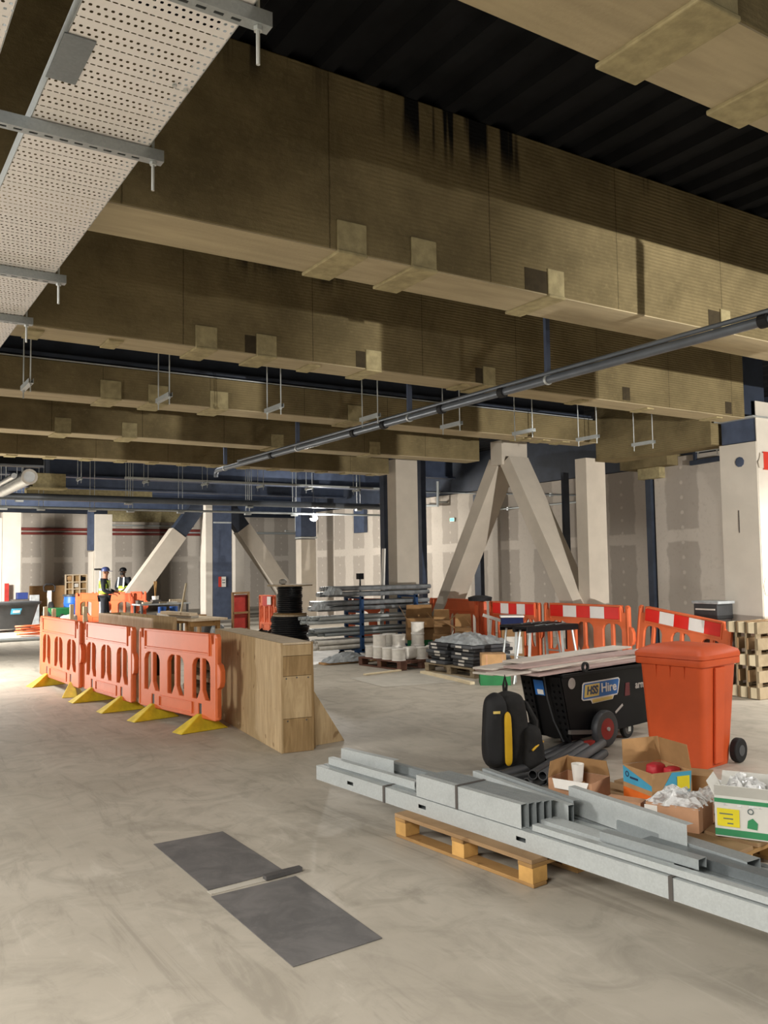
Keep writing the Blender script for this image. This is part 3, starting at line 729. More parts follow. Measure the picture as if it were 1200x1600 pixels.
# ------------------------------------------------------------------ pedestrian barriers
def barrier_mesh(W=1.74, H=1.0):
    """outline and slots of a moulded panel, local x along it, z up"""
    w = W/2
    out = [(-w + .04, .12), (w - .04, .12), (w, .17), (w, .97), (w - .03, 1.0), (w - .07, .99), (w - .075, .90), (w - .12, .895), (w - .135, .985), (w - .15, H - .005),
           (-w + .15, H - .005), (-w + .135, .985), (-w + .12, .895), (-w + .075, .90), (-w + .07, .99), (-w + .03, 1.0), (-w, .97), (-w, .17)]
    holes = []
    for pc in (-.545, 0.0, .545):
        for k in (-1, 1):                            # two tall slots either side of a slim bar, arched at the top, flared at the foot
            h = [(.028, .41), (.085, .315), (.178, .315), (.178, .655), (.15, .705), (.09, .735), (.028, .735)]
            h = [(pc + k*x, z) for x, z in h]; holes.append(h if k > 0 else h[::-1])
    for fx in (-.52, .52): holes.append([(fx - .03, .13), (fx + .03, .13), (fx + .03, .27), (fx - .03, .27)])
    return out, holes
def make_barrier(label, m, loc, rz, group=None, strip_=False, feet='yellow_foot', ft_rot=None, hook=1, cat='barrier'):
    t = thing('pedestrian_barrier', label, cat, loc, rz, group)
    out, holes = barrier_mesh()
    g = G(); g.plate(out, holes, .05); g.done('panel', m, t, bevel=.008)
    g = G()
    for y in (-.03, .03):
        g.box((0, y, .79), (1.40, .016, .02)); g.box((0, y, .985), (1.44, .016, .025))
        for s in (-1, 1): g.box((s*.71, y, .88), (.022, .016, .22))
    g.done('top_rail', m, t, bevel=.004)
    g = G()
    for y in (-.03, .03):
        for z in (.16, .27): g.box((0, y, z), (.72, .012, .014))
        for x in (-.36, .36): g.box((x, y, .215), (.014, .012, .12))
    g.done('lower_moulding', m, t, bevel=.003)
    for s in (-1, 1): G().cyl((s*.838, 0, .14), (s*.838, 0, .955), .034, n=12).done('end_tube', m, t, smooth=True)
    g = G(); x = hook*.868
    g.prism([(x, -.03, .44), (x + hook*.05, -.03, .47), (x + hook*.07, -.03, .52), (x + hook*.07, -.03, .63), (x + hook*.04, -.03, .69), (x, -.03, .71)], (0, .06, 0)); g.done('link_hook', m, t, bevel=.008)
    for k, fx in enumerate((-.52, .52)):
        r = (ft_rot or (0, 0))[k]
        R = Matrix.Rotation(r, 4, 'Z'); T = Matrix.Translation((fx, 0, 0)) @ R
        g = G(); P = lambda x, y, z: T @ Vector((x, y, z))
        g.hull8([P(-.1, -.30, 0), P(.1, -.30, 0), P(.1, .26, 0), P(-.1, .26, 0), P(-.035, -.045, .165), (P(.035, -.045, .165)), P(.035, .045, .165), P(-.035, .045, .165)])
        f = g.done('foot', M[feet], t, bevel=.008)
        g = G(); g.box(T @ Vector((0, 0, .21)), (.05, .03, .12)); g.done('foot_pin', M['pin'], f)
    if strip_:
        cols = ('red_refl', 'white_refl', 'red_refl', 'white_refl', 'red_refl')
        for k in range(5):
            G().box((-.56 + k*.28, -.04, .885), (.278, .006, .165)).done('reflective_strip', M[cols[k]], t)
    return t
def place_between(a, b): return ((a + b)/2, math.atan2(b.y - a.y, b.x - a.x))
for (fa, fb, lab, rot) in (((240, 1122), (318, 1141), 'orange pedestrian barrier nearest the plywood box, right of the linked three', (0, 0)),
                      ((145, 1094), (194, 1110), 'orange pedestrian barrier in the middle of the linked three at the left', (0, 0)),
                      ((80, 1072), (118, 1087), 'orange pedestrian barrier at the left end of the linked three', (.2, 1.15))):
    c, a = place_between(fz(*fa), fz(*fb))
    tb_ = make_barrier(lab, M['orange'], (c.x, c.y, .002), a, 'orange barriers in the left row', hook=1, ft_rot=rot)
    tb_.scale.x = (fz(*fb) - fz(*fa)).length/1.10
    if 'left end' in lab: tb_.scale.x *= 1.06; d_ = (fz(*fa) - fz(*fb)).normalized(); tb_.location += d_*.16
# red and white faced barriers at the right
XB = 9.55
for (la, ra, lab) in (((765, 938), (845, 942), 'red and white striped orange barrier behind the cartons, left of the striped three'),
                      ((850, 940), (985, 947), 'red and white striped orange barrier behind the work platforms, middle of the striped three')):
    a, b = fX(*la, XB), fX(*ra, XB); L = (b - a).length
    t = make_barrier(lab, M['orange_back'], ((a.x + b.x)/2, (a.y + b.y)/2, max(a.z, b.z) - 1.0), math.atan2(b.y - a.y, b.x - a.x), 'striped orange barriers by the side wall', strip_=True)
    t.scale = (L/1.76, 1, 1); t.location.z = .03; t.scale.z = (a.z + b.z)/2 - .03
a, b = fX(987, 945, 9.6), fX(1133, 975, 9.6)
t = make_barrier('red and white striped orange barrier sagging towards the orange bin, right of the striped three', M['orange_back'], ((a.x + b.x)/2, (a.y + b.y)/2, .02), math.atan2(b.y - a.y, b.x - a.x), 'striped orange barriers by the side wall', strip_=True)
L = (Vector((b.x, b.y)) - Vector((a.x, a.y))).length; t.scale.x = L/1.76
t.rotation_euler = (0, math.atan2(a.z - b.z, L), t.rotation_euler.z); t.location.z = (a.z + b.z)/2 - 1.0 + .02
a, b = fX(672, 934, 9.75), fX(752, 941, 9.75)
t = make_barrier('plain orange barrier behind the brown cartons, left of the striped barriers', M['orange_back'], ((a.x + b.x)/2, (a.y + b.y)/2, .03), math.atan2(b.y - a.y, b.x - a.x)); t.scale = ((b - a).length/1.76, 1, 1.03)
t = thing('pedestrian_barrier', 'dark orange barrier seen end on beside the striped barriers', 'barrier', (9.5, 11.74, .03), rad(62))
out, holes = barrier_mesh(); G().plate(out, holes, .05).done('panel', M['orange_deep'], t, bevel=.008)
for k in (-.52, .52): G().hull8([(k - .1, -.3, 0), (k + .1, -.3, 0), (k + .1, .26, 0), (k - .1, .26, 0), (k - .03, -.04, .165), (k + .03, -.04, .165), (k + .03, .04, .165), (k - .03, .04, .165)]).done('foot', M['black_rubber'], t)
o = t; t.scale = (.28, 1, 1.02)
# far barriers by the workers
a, b = fd(118, 935, 26.8), fd(214, 936, 25.6)
t = make_barrier('deep orange barrier the workers stand at, far left', M['orange_deep'], ((a.x + b.x)/2, (a.y + b.y)/2, .01), math.atan2(b.y - a.y, b.x - a.x), feet='black_rubber'); t.scale = ((b - a).length/1.76, 1, 1)
p = fd(186, 930, 27.6); t = make_barrier('second deep orange barrier behind the one the workers stand at', M['orange_deep'], (p.x, p.y, .01), -.55, feet='black_rubber')
a, b = fd(400, 930, 22.0), fd(436, 930, 21.4)
t = make_barrier('orange barrier with a red and white notice left of the cable reels', M['orange_back'], ((a.x + b.x)/2, (a.y + b.y)/2, .01), math.atan2(b.y - a.y, b.x - a.x), feet='black_rubber'); t.scale.x = .35
G().box((.1, -.05, .85), (.9, .02, .24)).done('red_panel', M['red_sign'], t); G().box((.4, -.065, .86), (.42, .01, .2)).done('notice', M['white'], t)

# ------------------------------------------------------------------ plywood boxes
def plybox(name, label, pts_a, pts_b, depth, h, cat='plywood box'):
    a, b = Vector(pts_a), Vector(pts_b); d = b - a; L = d.length; t = thing(name, label, cat, (a.x, a.y, .002), math.atan2(d.y, d.x))
    return t, L
a = fz(440, 1178); b = a + (fz(343, 1119) - a)*1.0
b = a + Vector((.12, .993, 0))*2.3
t, L = plybox('plywood_box', 'tall narrow plywood box standing on the floor beside the orange barriers', a, b, .3, .98)
D = .31                                             # local x along the box, -y to the right
for y, nm in ((-.009, 'side_sheet'), (-D + .009, 'side_sheet')): G().box((L/2, y, .49), (L, .018, .98)).done(nm, M['ply'] if y > -.1 else M['ply_dark'], t)
G().box((L/2, -D/2, .972), (L - .002, D - .038, .016)).done('top_sheet', M['ply_pale'], t)
for z0, z1, mm in ((0, .3, 'ply_dark'), (.302, .68, 'ply'), (.682, .86, 'ply_dark'), (.862, .962, 'ply')):
    G().box((.008, -D/2, (z0 + z1)/2), (.016, D - .038, z1 - z0 - .002)).done('end_board', M[mm], t)
G().box((L - .008, -D/2, .48), (.016, D - .038, .96)).done('end_board', M['ply'], t)
for y, z in ((-.05, .66), (-.15, .665), (-.26, .66), (-.06, .28), (-.24, .28)): G().cyl((-.002, y, z), (.004, y, z), .008, n=8).done('screw', M['pin'], t)
# sheets and a gusset leaning behind
a2 = fz(489, 1171)
o = G().prism([(0, 0, 0), (.03, 0, 0), (.012, 0, .80), (0, 0, .80)], (.11, .9, 0)).done('plywood_sheet', M['ply_dark']); o.location = (a2.x + .015, a2.y + .03, .003); tag(o, 'thin dark sheet leaning on the right side of the plywood box', 'sheet')
g = G(); e = Vector((.36, .05, 0))
g.prism([(0, 0, 0), e, (0.0, 0, .52)], (.0, .02, 0)); o = g.done('plywood_gusset', M['ply'])
o.location = (a2.x + .07, a2.y + .12, .003); tag(o, 'triangular plywood brace propping the right side of the plywood box', 'plywood')
# second plywood box behind the middle barrier
a = fz(222, 1112); t, L = plybox('plywood_box', 'pale plywood box behind the middle orange barrier', a, a + Vector((-.06, 1.0, 0))*2.0, .3, .98)
t.location = (a.x + .16, a.y + .12, .002)
G().box((L/2, 0, .54), (L, .018, 1.08)).done('side_sheet', M['ply_pale'], t); G().box((L/2, -.3, .54), (L, .018, 1.08)).done('side_sheet', M['ply'], t)
G().box((L - .01, -.15, .54), (.018, .28, 1.07)).done('end_board', M['ply'], t); G().box((.01, -.15, .2), (.018, .28, .38)).done('end_board', M['ply'], t)
G().box((L/2, -.15, .85), (L - .06, .28, .018)).done('inner_shelf', M['ply_pale'], t)
for k, (px, y, top) in enumerate(((71, 1040, 1.13), (84, 1040, 1.10), (112, 1050, 1.16), (133, 1062, 1.15))):
    p = fz(px, y) ; q = fd(px, 960, (RW.T @ np.array([p.x, p.y, 0]))[2])
    o = G().box((0, 0, top/2), (.055, .055, top)).done('timber_post', M['batten']); o.location = (q.x + .32, q.y + .75, .001)
    q2 = fd(px, 960, 13.2 if k < 3 else 12.6); o.location = (q2.x, q2.y, .001)
    tag(o, 'pale softwood post standing behind the leftmost barrier, %s from the left' % ordn[k], 'post', 'softwood posts behind the left barrier')

# trestle table and stacked timber behind the right hand barrier
ta = fd(262, 962, 12.6); tb = fd(332, 966, 11.6)
cx, cy = (ta.x + tb.x)/2, (ta.y + tb.y)/2
t = thing('trestle_table', 'rough timber trestle table between the two plywood boxes', 'table', (cx, cy, .002), math.atan2(tb.y - ta.y, tb.x - ta.x))
L = (tb - ta).length - .15
G().box((0, 0, .985), (L, .55, .03)).done('table_top', M['ply_pale'], t)
for x in (-L/2 + .14, L/2 - .14):
    for y in (-.2, .2): G().box((x, y, .485), (.05, .05, .97)).done('leg', M['timber'], t)
    G().box((x, 0, .93), (.04, .46, .08)).done('cross_rail', M['timber'], t)
sp = Vector((4.02, 10.05, 0)); random.seed(4)
for k in range(5):
    o = G().box((0, 0, 0), (.60 - .02*k, .95, .05 if k % 2 else .07)).done('timber_board', M['ply_pale' if k % 2 else 'timber_grey']); 
    o.location = (sp.x, sp.y + random.uniform(-.03, .03), .22 + .15*k); tag(o, 'flat stacked board behind the right orange barrier, %s from the floor' % ordn[k], 'board', 'boards stacked behind the barrier')
    hgt = (.22 + .15*k - (.025 if k % 2 else .035)) - (0 if k == 0 else .22 + .15*(k - 1) + (.035 if k % 2 else .025)) - .004
    for s_ in (-1, 1): G().box((0, s_*.35, -(.025 if k % 2 else .035) - hgt/2), (.5, .07, hgt)).done('bearer', M['timber_grey'], o)

# ------------------------------------------------------------------ grey sheets on the floor
def sheet(label, pts):
    o = G().prism([(p.x, p.y, .001) for p in pts], (0, 0, .004)).done('floor_sheet', M['sheet_grey']); return tag(o, label, 'sheet')
sheet('smaller grey sheet lying on the concrete floor, farther of the pair', [fz(240, 1320), fz(325, 1392), fz(443, 1361), fz(348, 1300)])
sheet('larger grey sheet lying on the concrete floor, nearest the camera', [fz(330, 1402), fz(458, 1512), fz(597, 1467), fz(462, 1370)])
a, b = fz(413, 1376), fz(470, 1361)
o = G().prism([(a.x, a.y - .025, .006), (b.x, b.y - .02, .006), (b.x, b.y + .02, .006), ((a.x + b.x)/2, a.y + .035, .006), (a.x, a.y + .02, .006)], (0, 0, .02)).done('offcut_strip', M['offcut']); tag(o, 'narrow charcoal offcut lying across the joint of the two grey sheets', 'offcut')
a, b = fz(325, 1397), fz(413, 1374)
o = G().prism([(a.x + .01, a.y - .02, .001), (b.x, b.y - .03, .001), (b.x, b.y + .02, .001), (a.x + .005, a.y + .03, .001)], (0, 0, .003)).done('pale_strip', M['gap_floor']); tag(o, 'pale strip on the floor in the gap between the two grey sheets', 'strip')

# ------------------------------------------------------------------ pallets
def make_pallet(label, loc, rz, m='timber', mt='timber_worn', L=1.2, W=.8, group=None, mtx=None, mb='timber_end'):
    t = thing('pallet', label, 'pallet', loc, rz, group)
    n = 5; wb = .12 if W <= .85 else .14
    for i in range(n): G().box((0, -W/2 + wb/2 + i*(W - wb)/(n - 1), .133), (L, wb, .022)).done('deck_board', M[mt], t, bevel=.002)
    for x in (-L/2 + .05, 0, L/2 - .05):
        G().box((x, 0, .111), (.1, W, .02)).done('stringer_board', M[m], t, bevel=.002)
        for y in (-W/2 + wb/2, 0, W/2 - wb/2): G().box((x, y, .061), (.1, wb - .01, .078)).done('block', M[mb], t, bevel=.002)
    for y in (-W/2 + wb/2, 0, W/2 - wb/2): G().box((0, y, .011), (L, wb - .02, .02)).done('base_board', M[m], t, bevel=.002)
    return t
# pallet below the steel studs: long side towards the viewer
a, b = fz(617, 1308), fz(832, 1390); d = (b - a).normalized(); nrm = Vector((-d.y, d.x, 0)); L = (b - a).length
ang = math.atan2(d.y, d.x); c = (a + b)/2 + nrm*.4
make_pallet('worn timber pallet under the stack of steel studs', (c.x, c.y, .001), ang, L=L)
# pallet below the cartons
p2 = make_pallet('worn timber pallet carrying the open cartons, right edge', (4.40, 3.62, .001), math.radians(-84), L=1.35, W=.9)

# ------------------------------------------------------------------ steel studs
SD = Vector((.083, -.9965, 0)); SN = Vector((.9965, .083, 0))        # along the stack (towards the right edge) and across it
S0 = fz(494, 1218, .145)
SA = math.atan2(SD.y, SD.x)
def sp_(u, v, z): return Vector((S0.x, S0.y, 0)) + SD*u + SN*v + Vector((0, 0, z))
def stud(label, u, v, z, L, web=.1, fl=.045, m='galv', rot='web', tilt=0.0, group=None, slots=(), yaw=0.0, th=.0016, name='steel_stud'):
    """a C section: local x along it.  rot web = web upright facing the viewer, flanges behind"""
    t_ = thing(name, label, 'steel stud', sp_(u, v, z), SA + yaw, group)
    t_.rotation_euler = (0, tilt, SA + yaw)
    hs = [[(s - .035, web/2 - .011), (s + .035, web/2 - .011), (s + .035, web/2 + .011), (s - .035, web/2 + .011)] for s in slots]
    if rot == 'web':
        F = Matrix.Translation((0, 0, 0))
        g = G(); g.plate([(0, 0), (L, 0), (L, web), (0, web)], hs, th, F); g.done('web', M[m], t_)
        for z_, nm in ((0, 'flange'), (web, 'flange')):
            G().box((L/2, fl/2, z_ + (th/2 if z_ == 0 else -th/2)), (L, fl, th)).done(nm, M[m], t_)
    else:                                            # lying with the open side down: web on top
        G().box((L/2, web/2, fl), (L, web, th)).done('web', M[m], t_)
        for y in (0, web): G().box((L/2, y, fl/2), (L, th, fl)).done('flange', M[m], t_)
    return t_
LG = 'steel studs in the lower strapped layer'
zl = .1465
for k in range(7):
    sl = (.42, 1.18, 2.0) if k == 0 else ()
    stud('galvanised steel stud in the long lower layer, ' + ('nearest the camera, with punched slots' if k == 0 else ordn[k] + ' row from the camera'), .0 + .012*(k % 3), .0035 + k*.054, zl + (.004 if k % 2 else 0), 4.6, .098, .048, 'galv' if k % 2 else 'galv_pale', group=LG, slots=sl)
for u in (.80, 2.92):
    g = G(); g.box(sp_(u, -.001, zl + .05), (.022, .003, .105), rz=SA); g.box(sp_(u, .18, zl + .102), (.022, .366, .003), rz=SA); o = g.done('strap_band', M['pin']); tag(o, 'dark steel strap round the lower layer of studs, ' + ('left hand end' if u < 2 else 'right hand end'), 'strap', 'steel straps round the studs')
zu = zl + .1015
# short upper bundle of wide channels
for k in range(5):
    stud('short wide steel channel in the upper strapped bundle, ' + ('facing the camera' if k == 0 else ordn[k] + ' from the camera'), 1.12 + .012*k, .010 + k*.046, zu, .88, .128, .042, 'galv_pale' if k == 0 else 'galv', group='short wide channels on the stud stack')
g = G(); g.box(sp_(1.49, .0065, zu + .065), (.02, .003, .134), rz=SA); g.box(sp_(1.49, .12, zu + .1315), (.02, .23, .003), rz=SA); o = g.done('strap_band', M['pin']); tag(o, 'dark strap round the short upper bundle of channels', 'strap', 'steel straps round the studs')
ST = 'loose steel tracks on the stud stack'
stud('pale wide steel track standing open at the left end of the stack', .08, .165, zu + .001, .56, .105, .05, 'galv_pale', yaw=.08, name='steel_track')
stud('narrow steel track along the front of the left end of the stack', .05, .075, zu + .001, .95, .05, .045, 'galv_pale', yaw=.02, name='steel_track')
stud('slim steel track along the back of the left end of the stack', .28, .31, zu + .001, .88, .05, .045, 'galv', yaw=0, name='steel_track')
# back layer of the stack
for u, v, L_, w_, f_, mm, lab in ((.55, .386, 4.0, .10, .05, 'galv', 'nearer row'), (.62, .442, 3.9, .10, .045, 'galv_dark', 'row nearest the cartons')):
    stud('steel stud at the back of the long lower layer, ' + lab, u, v, zl, L_, w_, f_, mm, group='steel studs along the back of the stack')
for u, v, L_, w_, mm, lab, yw in ((1.20, .41, .93, .105, 'galv_pale', 'in front', -.17), (1.24, .455, .88, .12, 'galv', 'behind', -.17), (1.16, .362, .40, .075, 'galv_pale', 'shortest', -.17)):
    stud('loose steel angle leaning out behind the short upper bundle, ' + lab + (' of the three' if lab != 'shortest' else ' one'), u, v, zu + .001, L_, w_, .04, mm, name='steel_angle', yaw=yw)
stud('broad bright steel track on edge in front of the cartons', 1.96, .44, zu + .002, .86, .145, .045, 'galv_pale', yaw=-.16, name='steel_track')
stud('broad bright steel track lying flat before the upright one', 2.03, .13, zu + .002, .84, .105, .03, 'galv_pale', rot='flat', yaw=-.03, name='steel_track')
stud('slim bright steel track along the front edge of the right half', 2.06, .03, zu + .002, 1.45, .045, .03, 'galv_pale', rot='flat', yaw=-.005, name='steel_track')
stud('steel section with a dark open end at the stack front, right half', 2.46, .085, zu + .034, .55, .06, .045, 'galv', rot='flat', yaw=.0, name='steel_section')
stud('boxed steel section with a dark open end behind the bright tracks', 2.35, .36, zu + .002, .78, .095, .055, 'galv', rot='flat', yaw=-.10, name='steel_section')
stud('low steel section between the bright tracks near the right edge', 2.60, .22, zu + .002, .70, .085, .045, 'galv_dark', rot='flat', yaw=-.04, name='steel_section')
# ------------------------------------------------------------------ wheelie bin
bc = fz(1100, 1204); bd = Vector((math.cos(rad(7)), math.sin(rad(7)), 0)); bn = Vector((-bd.y, bd.x, 0))
t = thing('wheelie_bin', 'orange wheelie bin with closed lid standing behind the open cartons', 'bin', (bc.x, bc.y, .002), rad(7))
# local: x runs back along the side, y runs left along the front; origin at the front right foot
def ringpts(x0, x1, y0, y1, z, r):
    out = []
    for cx_, cy_, a0 in ((x1 - r, y0 + r, -90), (x1 - r, y1 - r, 0), (x0 + r, y1 - r, 90), (x0 + r, y0 + r, 180)):
        for k in range(5):
            a = rad(a0 + 22.5*k); out.append((cx_ + r*math.cos(a), cy_ + r*math.sin(a), z))
    return out
def loft(rings, name, m, parent, cap0=True, cap1=True, smooth=True):
    g = G(); L = [[g.bm.verts.new(Vector(p)) for p in r] for r in rings]; n = len(L[0])
    for A, B in zip(L, L[1:]):
        for k in range(n): g.bm.faces.new((A[k], A[(k+1) % n], B[(k+1) % n], B[k]))
    if cap0: g.bm.faces.new(L[0][::-1])
    if cap1: g.bm.faces.new(L[-1])
    return g.done(name, m, parent, smooth=smooth)
W_, D_ = .50, .40
loft([ringpts(0, D_, 0, W_, 0, .05), ringpts(-.002, D_ + .01, -.005, W_ + .005, .03, .05), ringpts(-.045, D_ + .10, -.04, W_ + .04, .82, .05), ringpts(-.05, D_ + .11, -.045, W_ + .045, .835, .05)], 'body', M['orange_deep'], t)
loft([ringpts(-.075, D_ + .13, -.065, W_ + .065, .815, .05), ringpts(-.08, D_ + .135, -.07, W_ + .07, .825, .05), ringpts(-.08, D_ + .135, -.07, W_ + .07, .868, .05), ringpts(-.07, D_ + .13, -.06, W_ + .06, .872, .05)], 'rim', M['orange_deep'], t)
loft([ringpts(-.085, D_ + .14, -.072, W_ + .072, .874, .05), ringpts(-.085, D_ + .14, -.072, W_ + .072, .905, .05), ringpts(-.06, D_ + .15, -.05, W_ + .05, .93, .05), ringpts(.02, D_ + .06, .02, W_ - .02, .968, .06), ringpts(.12, D_ - .05, .09, W_ - .09, .972, .06)], 'lid', M['orange_deep'], t)
for y in (.12, .25, .38): G().prism([(-.06, y - .012, .81), (-.06, y + .012, .81), (-.038, y, .70)], (.03, 0, 0)).done('rim_rib', M['orange_deep'], t)
for y in (-.045, W_ + .045):
    w = thing_w = G().cyl((D_ + .06, y - .03, .1), (D_ + .06, y + .03, .1), .1, n=24).done('wheel', M['black_rubber'], t, bevel=.012)
    G().cyl((D_ + .06, y - .034, .1), (D_ + .06, y + .034, .1), .045, n=16).done('hub', M['pvc'], w)
G().cyl((D_ + .17, .05, .86), (D_ + .17, W_ - .05, .86), .016, n=10).done('handle_bar', M['orange_deep'], t)
for y in (.08, W_ - .08): G().box((D_ + .14, y, .86), (.07, .03, .03)).done('handle_bracket', M['orange_deep'], t)
for y in (-.028, ): G().prism([(.13, -.03, .03), (.25, -.03, .03), (.28, -.062, .80), (.13, -.062, .80)], (0, .02, 0)).done('side_recess', M['orange_deep'], t, bevel=.006)

# ------------------------------------------------------------------ tipping skip truck
ta = fz(876, 1056, .68); te = ta + Vector((.993, .116, 0)); sd = (te - ta).normalized(); SAng = math.atan2(sd.y, sd.x)
t = thing('tipping_truck', 'black tipping skip truck with hire stickers, boards loaded across its top', 'truck', (ta.x, ta.y, .0), SAng)
# local: x along the side from the left top corner, y away from the viewer
DY = .46
prof = [(0, .68), (.14, .10), (1.5, .13), (2.0, .68)]
g = G(); g.prism([(x, 0, z) for x, z in prof], (0, .012, 0)); g.prism([(x, DY - .012, z) for x, z in prof], (0, .012, 0))
g.done('side_panel', M['black'], t)
g = G(); g.hull8([(.145, .012, .10), (.17, .012, .10), (.17, DY - .012, .10), (.145, DY - .012, .10), (.005, .012, .68), (.03, .012, .68), (.03, DY - .012, .68), (.005, DY - .012, .68)]); g.done('end_panel', M['black'], t)
g = G(); g.hull8([(1.47, .012, .14), (1.495, .012, .14), (1.495, DY - .012, .14), (1.47, DY - .012, .14), (1.97, .012, .68), (1.995, .012, .68), (1.995, DY - .012, .68), (1.97, DY - .012, .68)]); g.done('end_panel', M['black'], t)
G().box((.82, DY/2, .135), (1.3, DY - .03, .02)).done('base_panel', M['black'], t)
for y in (-.012, DY + .012): G().box((1.0, y, .675), (2.0, .022, .03)).done('top_edge', M['black'], t, bevel=.004)
# perforated brackets at the left end
hs = []
for k in range(9):
    for q in (.03, .09): hs.append([(q + .014*math.cos(2*PI*j/8), .06 + k*.058 + .014*math.sin(2*PI*j/8)) for j in range(8)])
EF = Matrix.Translation((-.012, 0, .68)) @ Matrix.Rotation(math.atan2(.14, .58), 4, 'Y').inverted() if False else Matrix.Identity(4)
sl = math.atan2(.14, .58)
for k_, y_ in enumerate((.0, DY - .12)):
    F = Matrix.Translation((.128, y_, .08)) @ Matrix.Rotation(-sl, 4, 'Y') @ Matrix.Rotation(PI/2, 4, 'Z')
    g = G(); g.plate([(0, 0), (.12, 0), (.12, .60), (0, .60)], hs, .006, F); g.done('perforated_bracket', M['black'], t)
EM = Matrix.Translation((.135, 0, .08)) @ Matrix.Rotation(-sl, 4, 'Y')
def endquad(y0, y1, z0, z1, off, m, nm, sk=0.0):
    g = G(); g.hull8([EM @ Vector(p) for p in ((-off - .002, y0, z0), (-off, y0, z0), (-off, y1, z0), (-off - .002, y1, z0), (-off - .002, y0, z1), (-off, y0, z1), (-off, y1, z1), (-off - .002, y1, z1))]); return g.done(nm, M[m], t)
endquad(.20, .31, .42, .56, .012, 'hire_blue', 'blue_tag'); endquad(.21, .28, .43, .475, .016, 'white', 'tag_print')
G().tube([EM @ Vector(p) for p in ((-.02, .17, .60), (-.025, .17, .40), (-.03, .14, .2), (-.04, .06, .02))], .008).done('cable', M['pvc_dark'], t, smooth=True)
# wheels
def wheel(x, y, r, w, hubm, nm, z=None):
    z = r if z is None else z
    o = G().lathe([(r*.66, -w/2), (r*.93, -w/2), (r, -w*.3), (r, w*.3), (r*.93, w/2), (r*.66, w/2)], n=28, M_=Matrix.Rotation(PI/2, 3, 'X')).done(nm, M['pvc' if r > .1 else 'black_rubber'], t, smooth=True, loc=(x, y, z + .002))
    G().lathe([(.02, -w*.55), (r*.58, -w*.5), (r*.68, -w*.3), (r*.68, w*.3), (r*.58, w*.5), (.02, w*.55)], n=20, M_=Matrix.Rotation(PI/2, 3, 'X')).done('hub', M[hubm], o)
    G().cyl((0, -w*.75, 0), (0, w*.75, 0), .018, n=10).done('axle_end', M['zinc'], o)
wheel(.52, -.06, .165, .07, 'red', 'wheel'); wheel(.52, DY + .06, .165, .07, 'red', 'wheel')
wheel(1.02, .06, .085, .045, 'pin', 'caster_wheel'); wheel(1.02, DY - .06, .085, .045, 'pin', 'caster_wheel')
for y in (.06, DY - .06):
    g = G(); g.box((1.02, y - .032, .13), (.04, .004, .13)); g.box((1.02, y + .032, .13), (.04, .004, .13)); g.box((1.0, y, .2), (.1, .08, .012)); g.done('caster_fork', M['zinc'], t)
g = G(); g.span((.05, -.04, .19), (.55, -.03, .13), .03, .035); g.span((.05, DY + .04, .19), (.55, DY + .03, .13), .03, .035); g.cyl((.52, -.06, .165), (.52, DY + .06, .165), .018); g.done('chassis', M['pin'], t)
G().box((.22, -.07, .06), (.22, .05, .06)).done('red_step', M['red'], t)
G().ring((.30, -.045, .735), (.30, -.025, .735), .045, .026).done('lifting_eye', M['black_rubber'], t)
G().lathe([(.005, 0), (.05, .0), (.05, .003), (.005, .004)], n=14, M_=Matrix.Rotation(PI/2, 3, 'X')).done('round_mark', M['silver_text'], t, loc=(.146, -.001, .599))
G().box((.826, -.003, .304), (.13, .004, .022), rot=Matrix.Rotation(rad(-28), 3, 'Y')).done('scratch', M['silver_text'], t)
# hire sticker: leaning two colour badge with a strip below
def badge(pts, y, m, nm):
    pts = [(.274 + (x - .52)*1.38, .405 + (z - .384)*1.06 - (x - .52)*.05) for x, z in pts]; return G().prism([(x, y, z) for x, z in pts], (0, .0025, 0)).done(nm, M[m], t)
bx, bz, sh = .52, .41, .0
badge([(bx, bz + .015), (bx + .015, bz), (bx + .095, bz - .002), (bx + .11, bz - .032), (bx + .33, bz - .012), (bx + .345, bz + .02), (bx + .38, bz + .022), (bx + .392, bz + .04), (bx + .415, bz + .155), (bx + .40, bz + .172), (bx + .025, bz + .15), (bx + .012, bz + .135)], -.006, 'white', 'sticker_back')
badge([(bx + .012, bz + .018), (bx + .022, bz + .01), (bx + .378, bz + .033), (bx + .402, bz + .15), (bx + .392, bz + .16), (bx + .034, bz + .14), (bx + .024, bz + .13)], -.0085, 'hire_blue', 'sticker_blue')
badge([(bx + .024, bz + .024), (bx + .178, bz + .033), (bx + .19, bz + .138), (bx + .036, bz + .13)], -.011, 'hire_yellow', 'sticker_yellow')
badge([(bx + .115, bz - .026), (bx + .322, bz - .008), (bx + .332, bz + .017), (bx + .108, bz + .003)], -.0085, 'hire_yellow', 'sticker_strip')
text('lettering', 'HSS', .1, M['hire_navy'], t, frame((.274 + .107*1.38, -.0125, .512), (1, 0, .0)), bold=.003, shear=.18, width=.165)
text('lettering', 'Hire', .115, M['white'], t, frame((.274 + .285*1.38, -.0125, .518), (1, 0, .0)), bold=.002, width=.225)
text('lettering', 'armo', .1, M['silver_text'], t, frame((1.20, -.003, .495), (1, 0, .0)), bold=.002)
G().prism([(.92, -.004, .41), (1.0, -.004, .41), (1.0, -.004, .53), (.94, -.004, .53)], (0, .003, 0)).done('red_print', M['faded_red'], t)
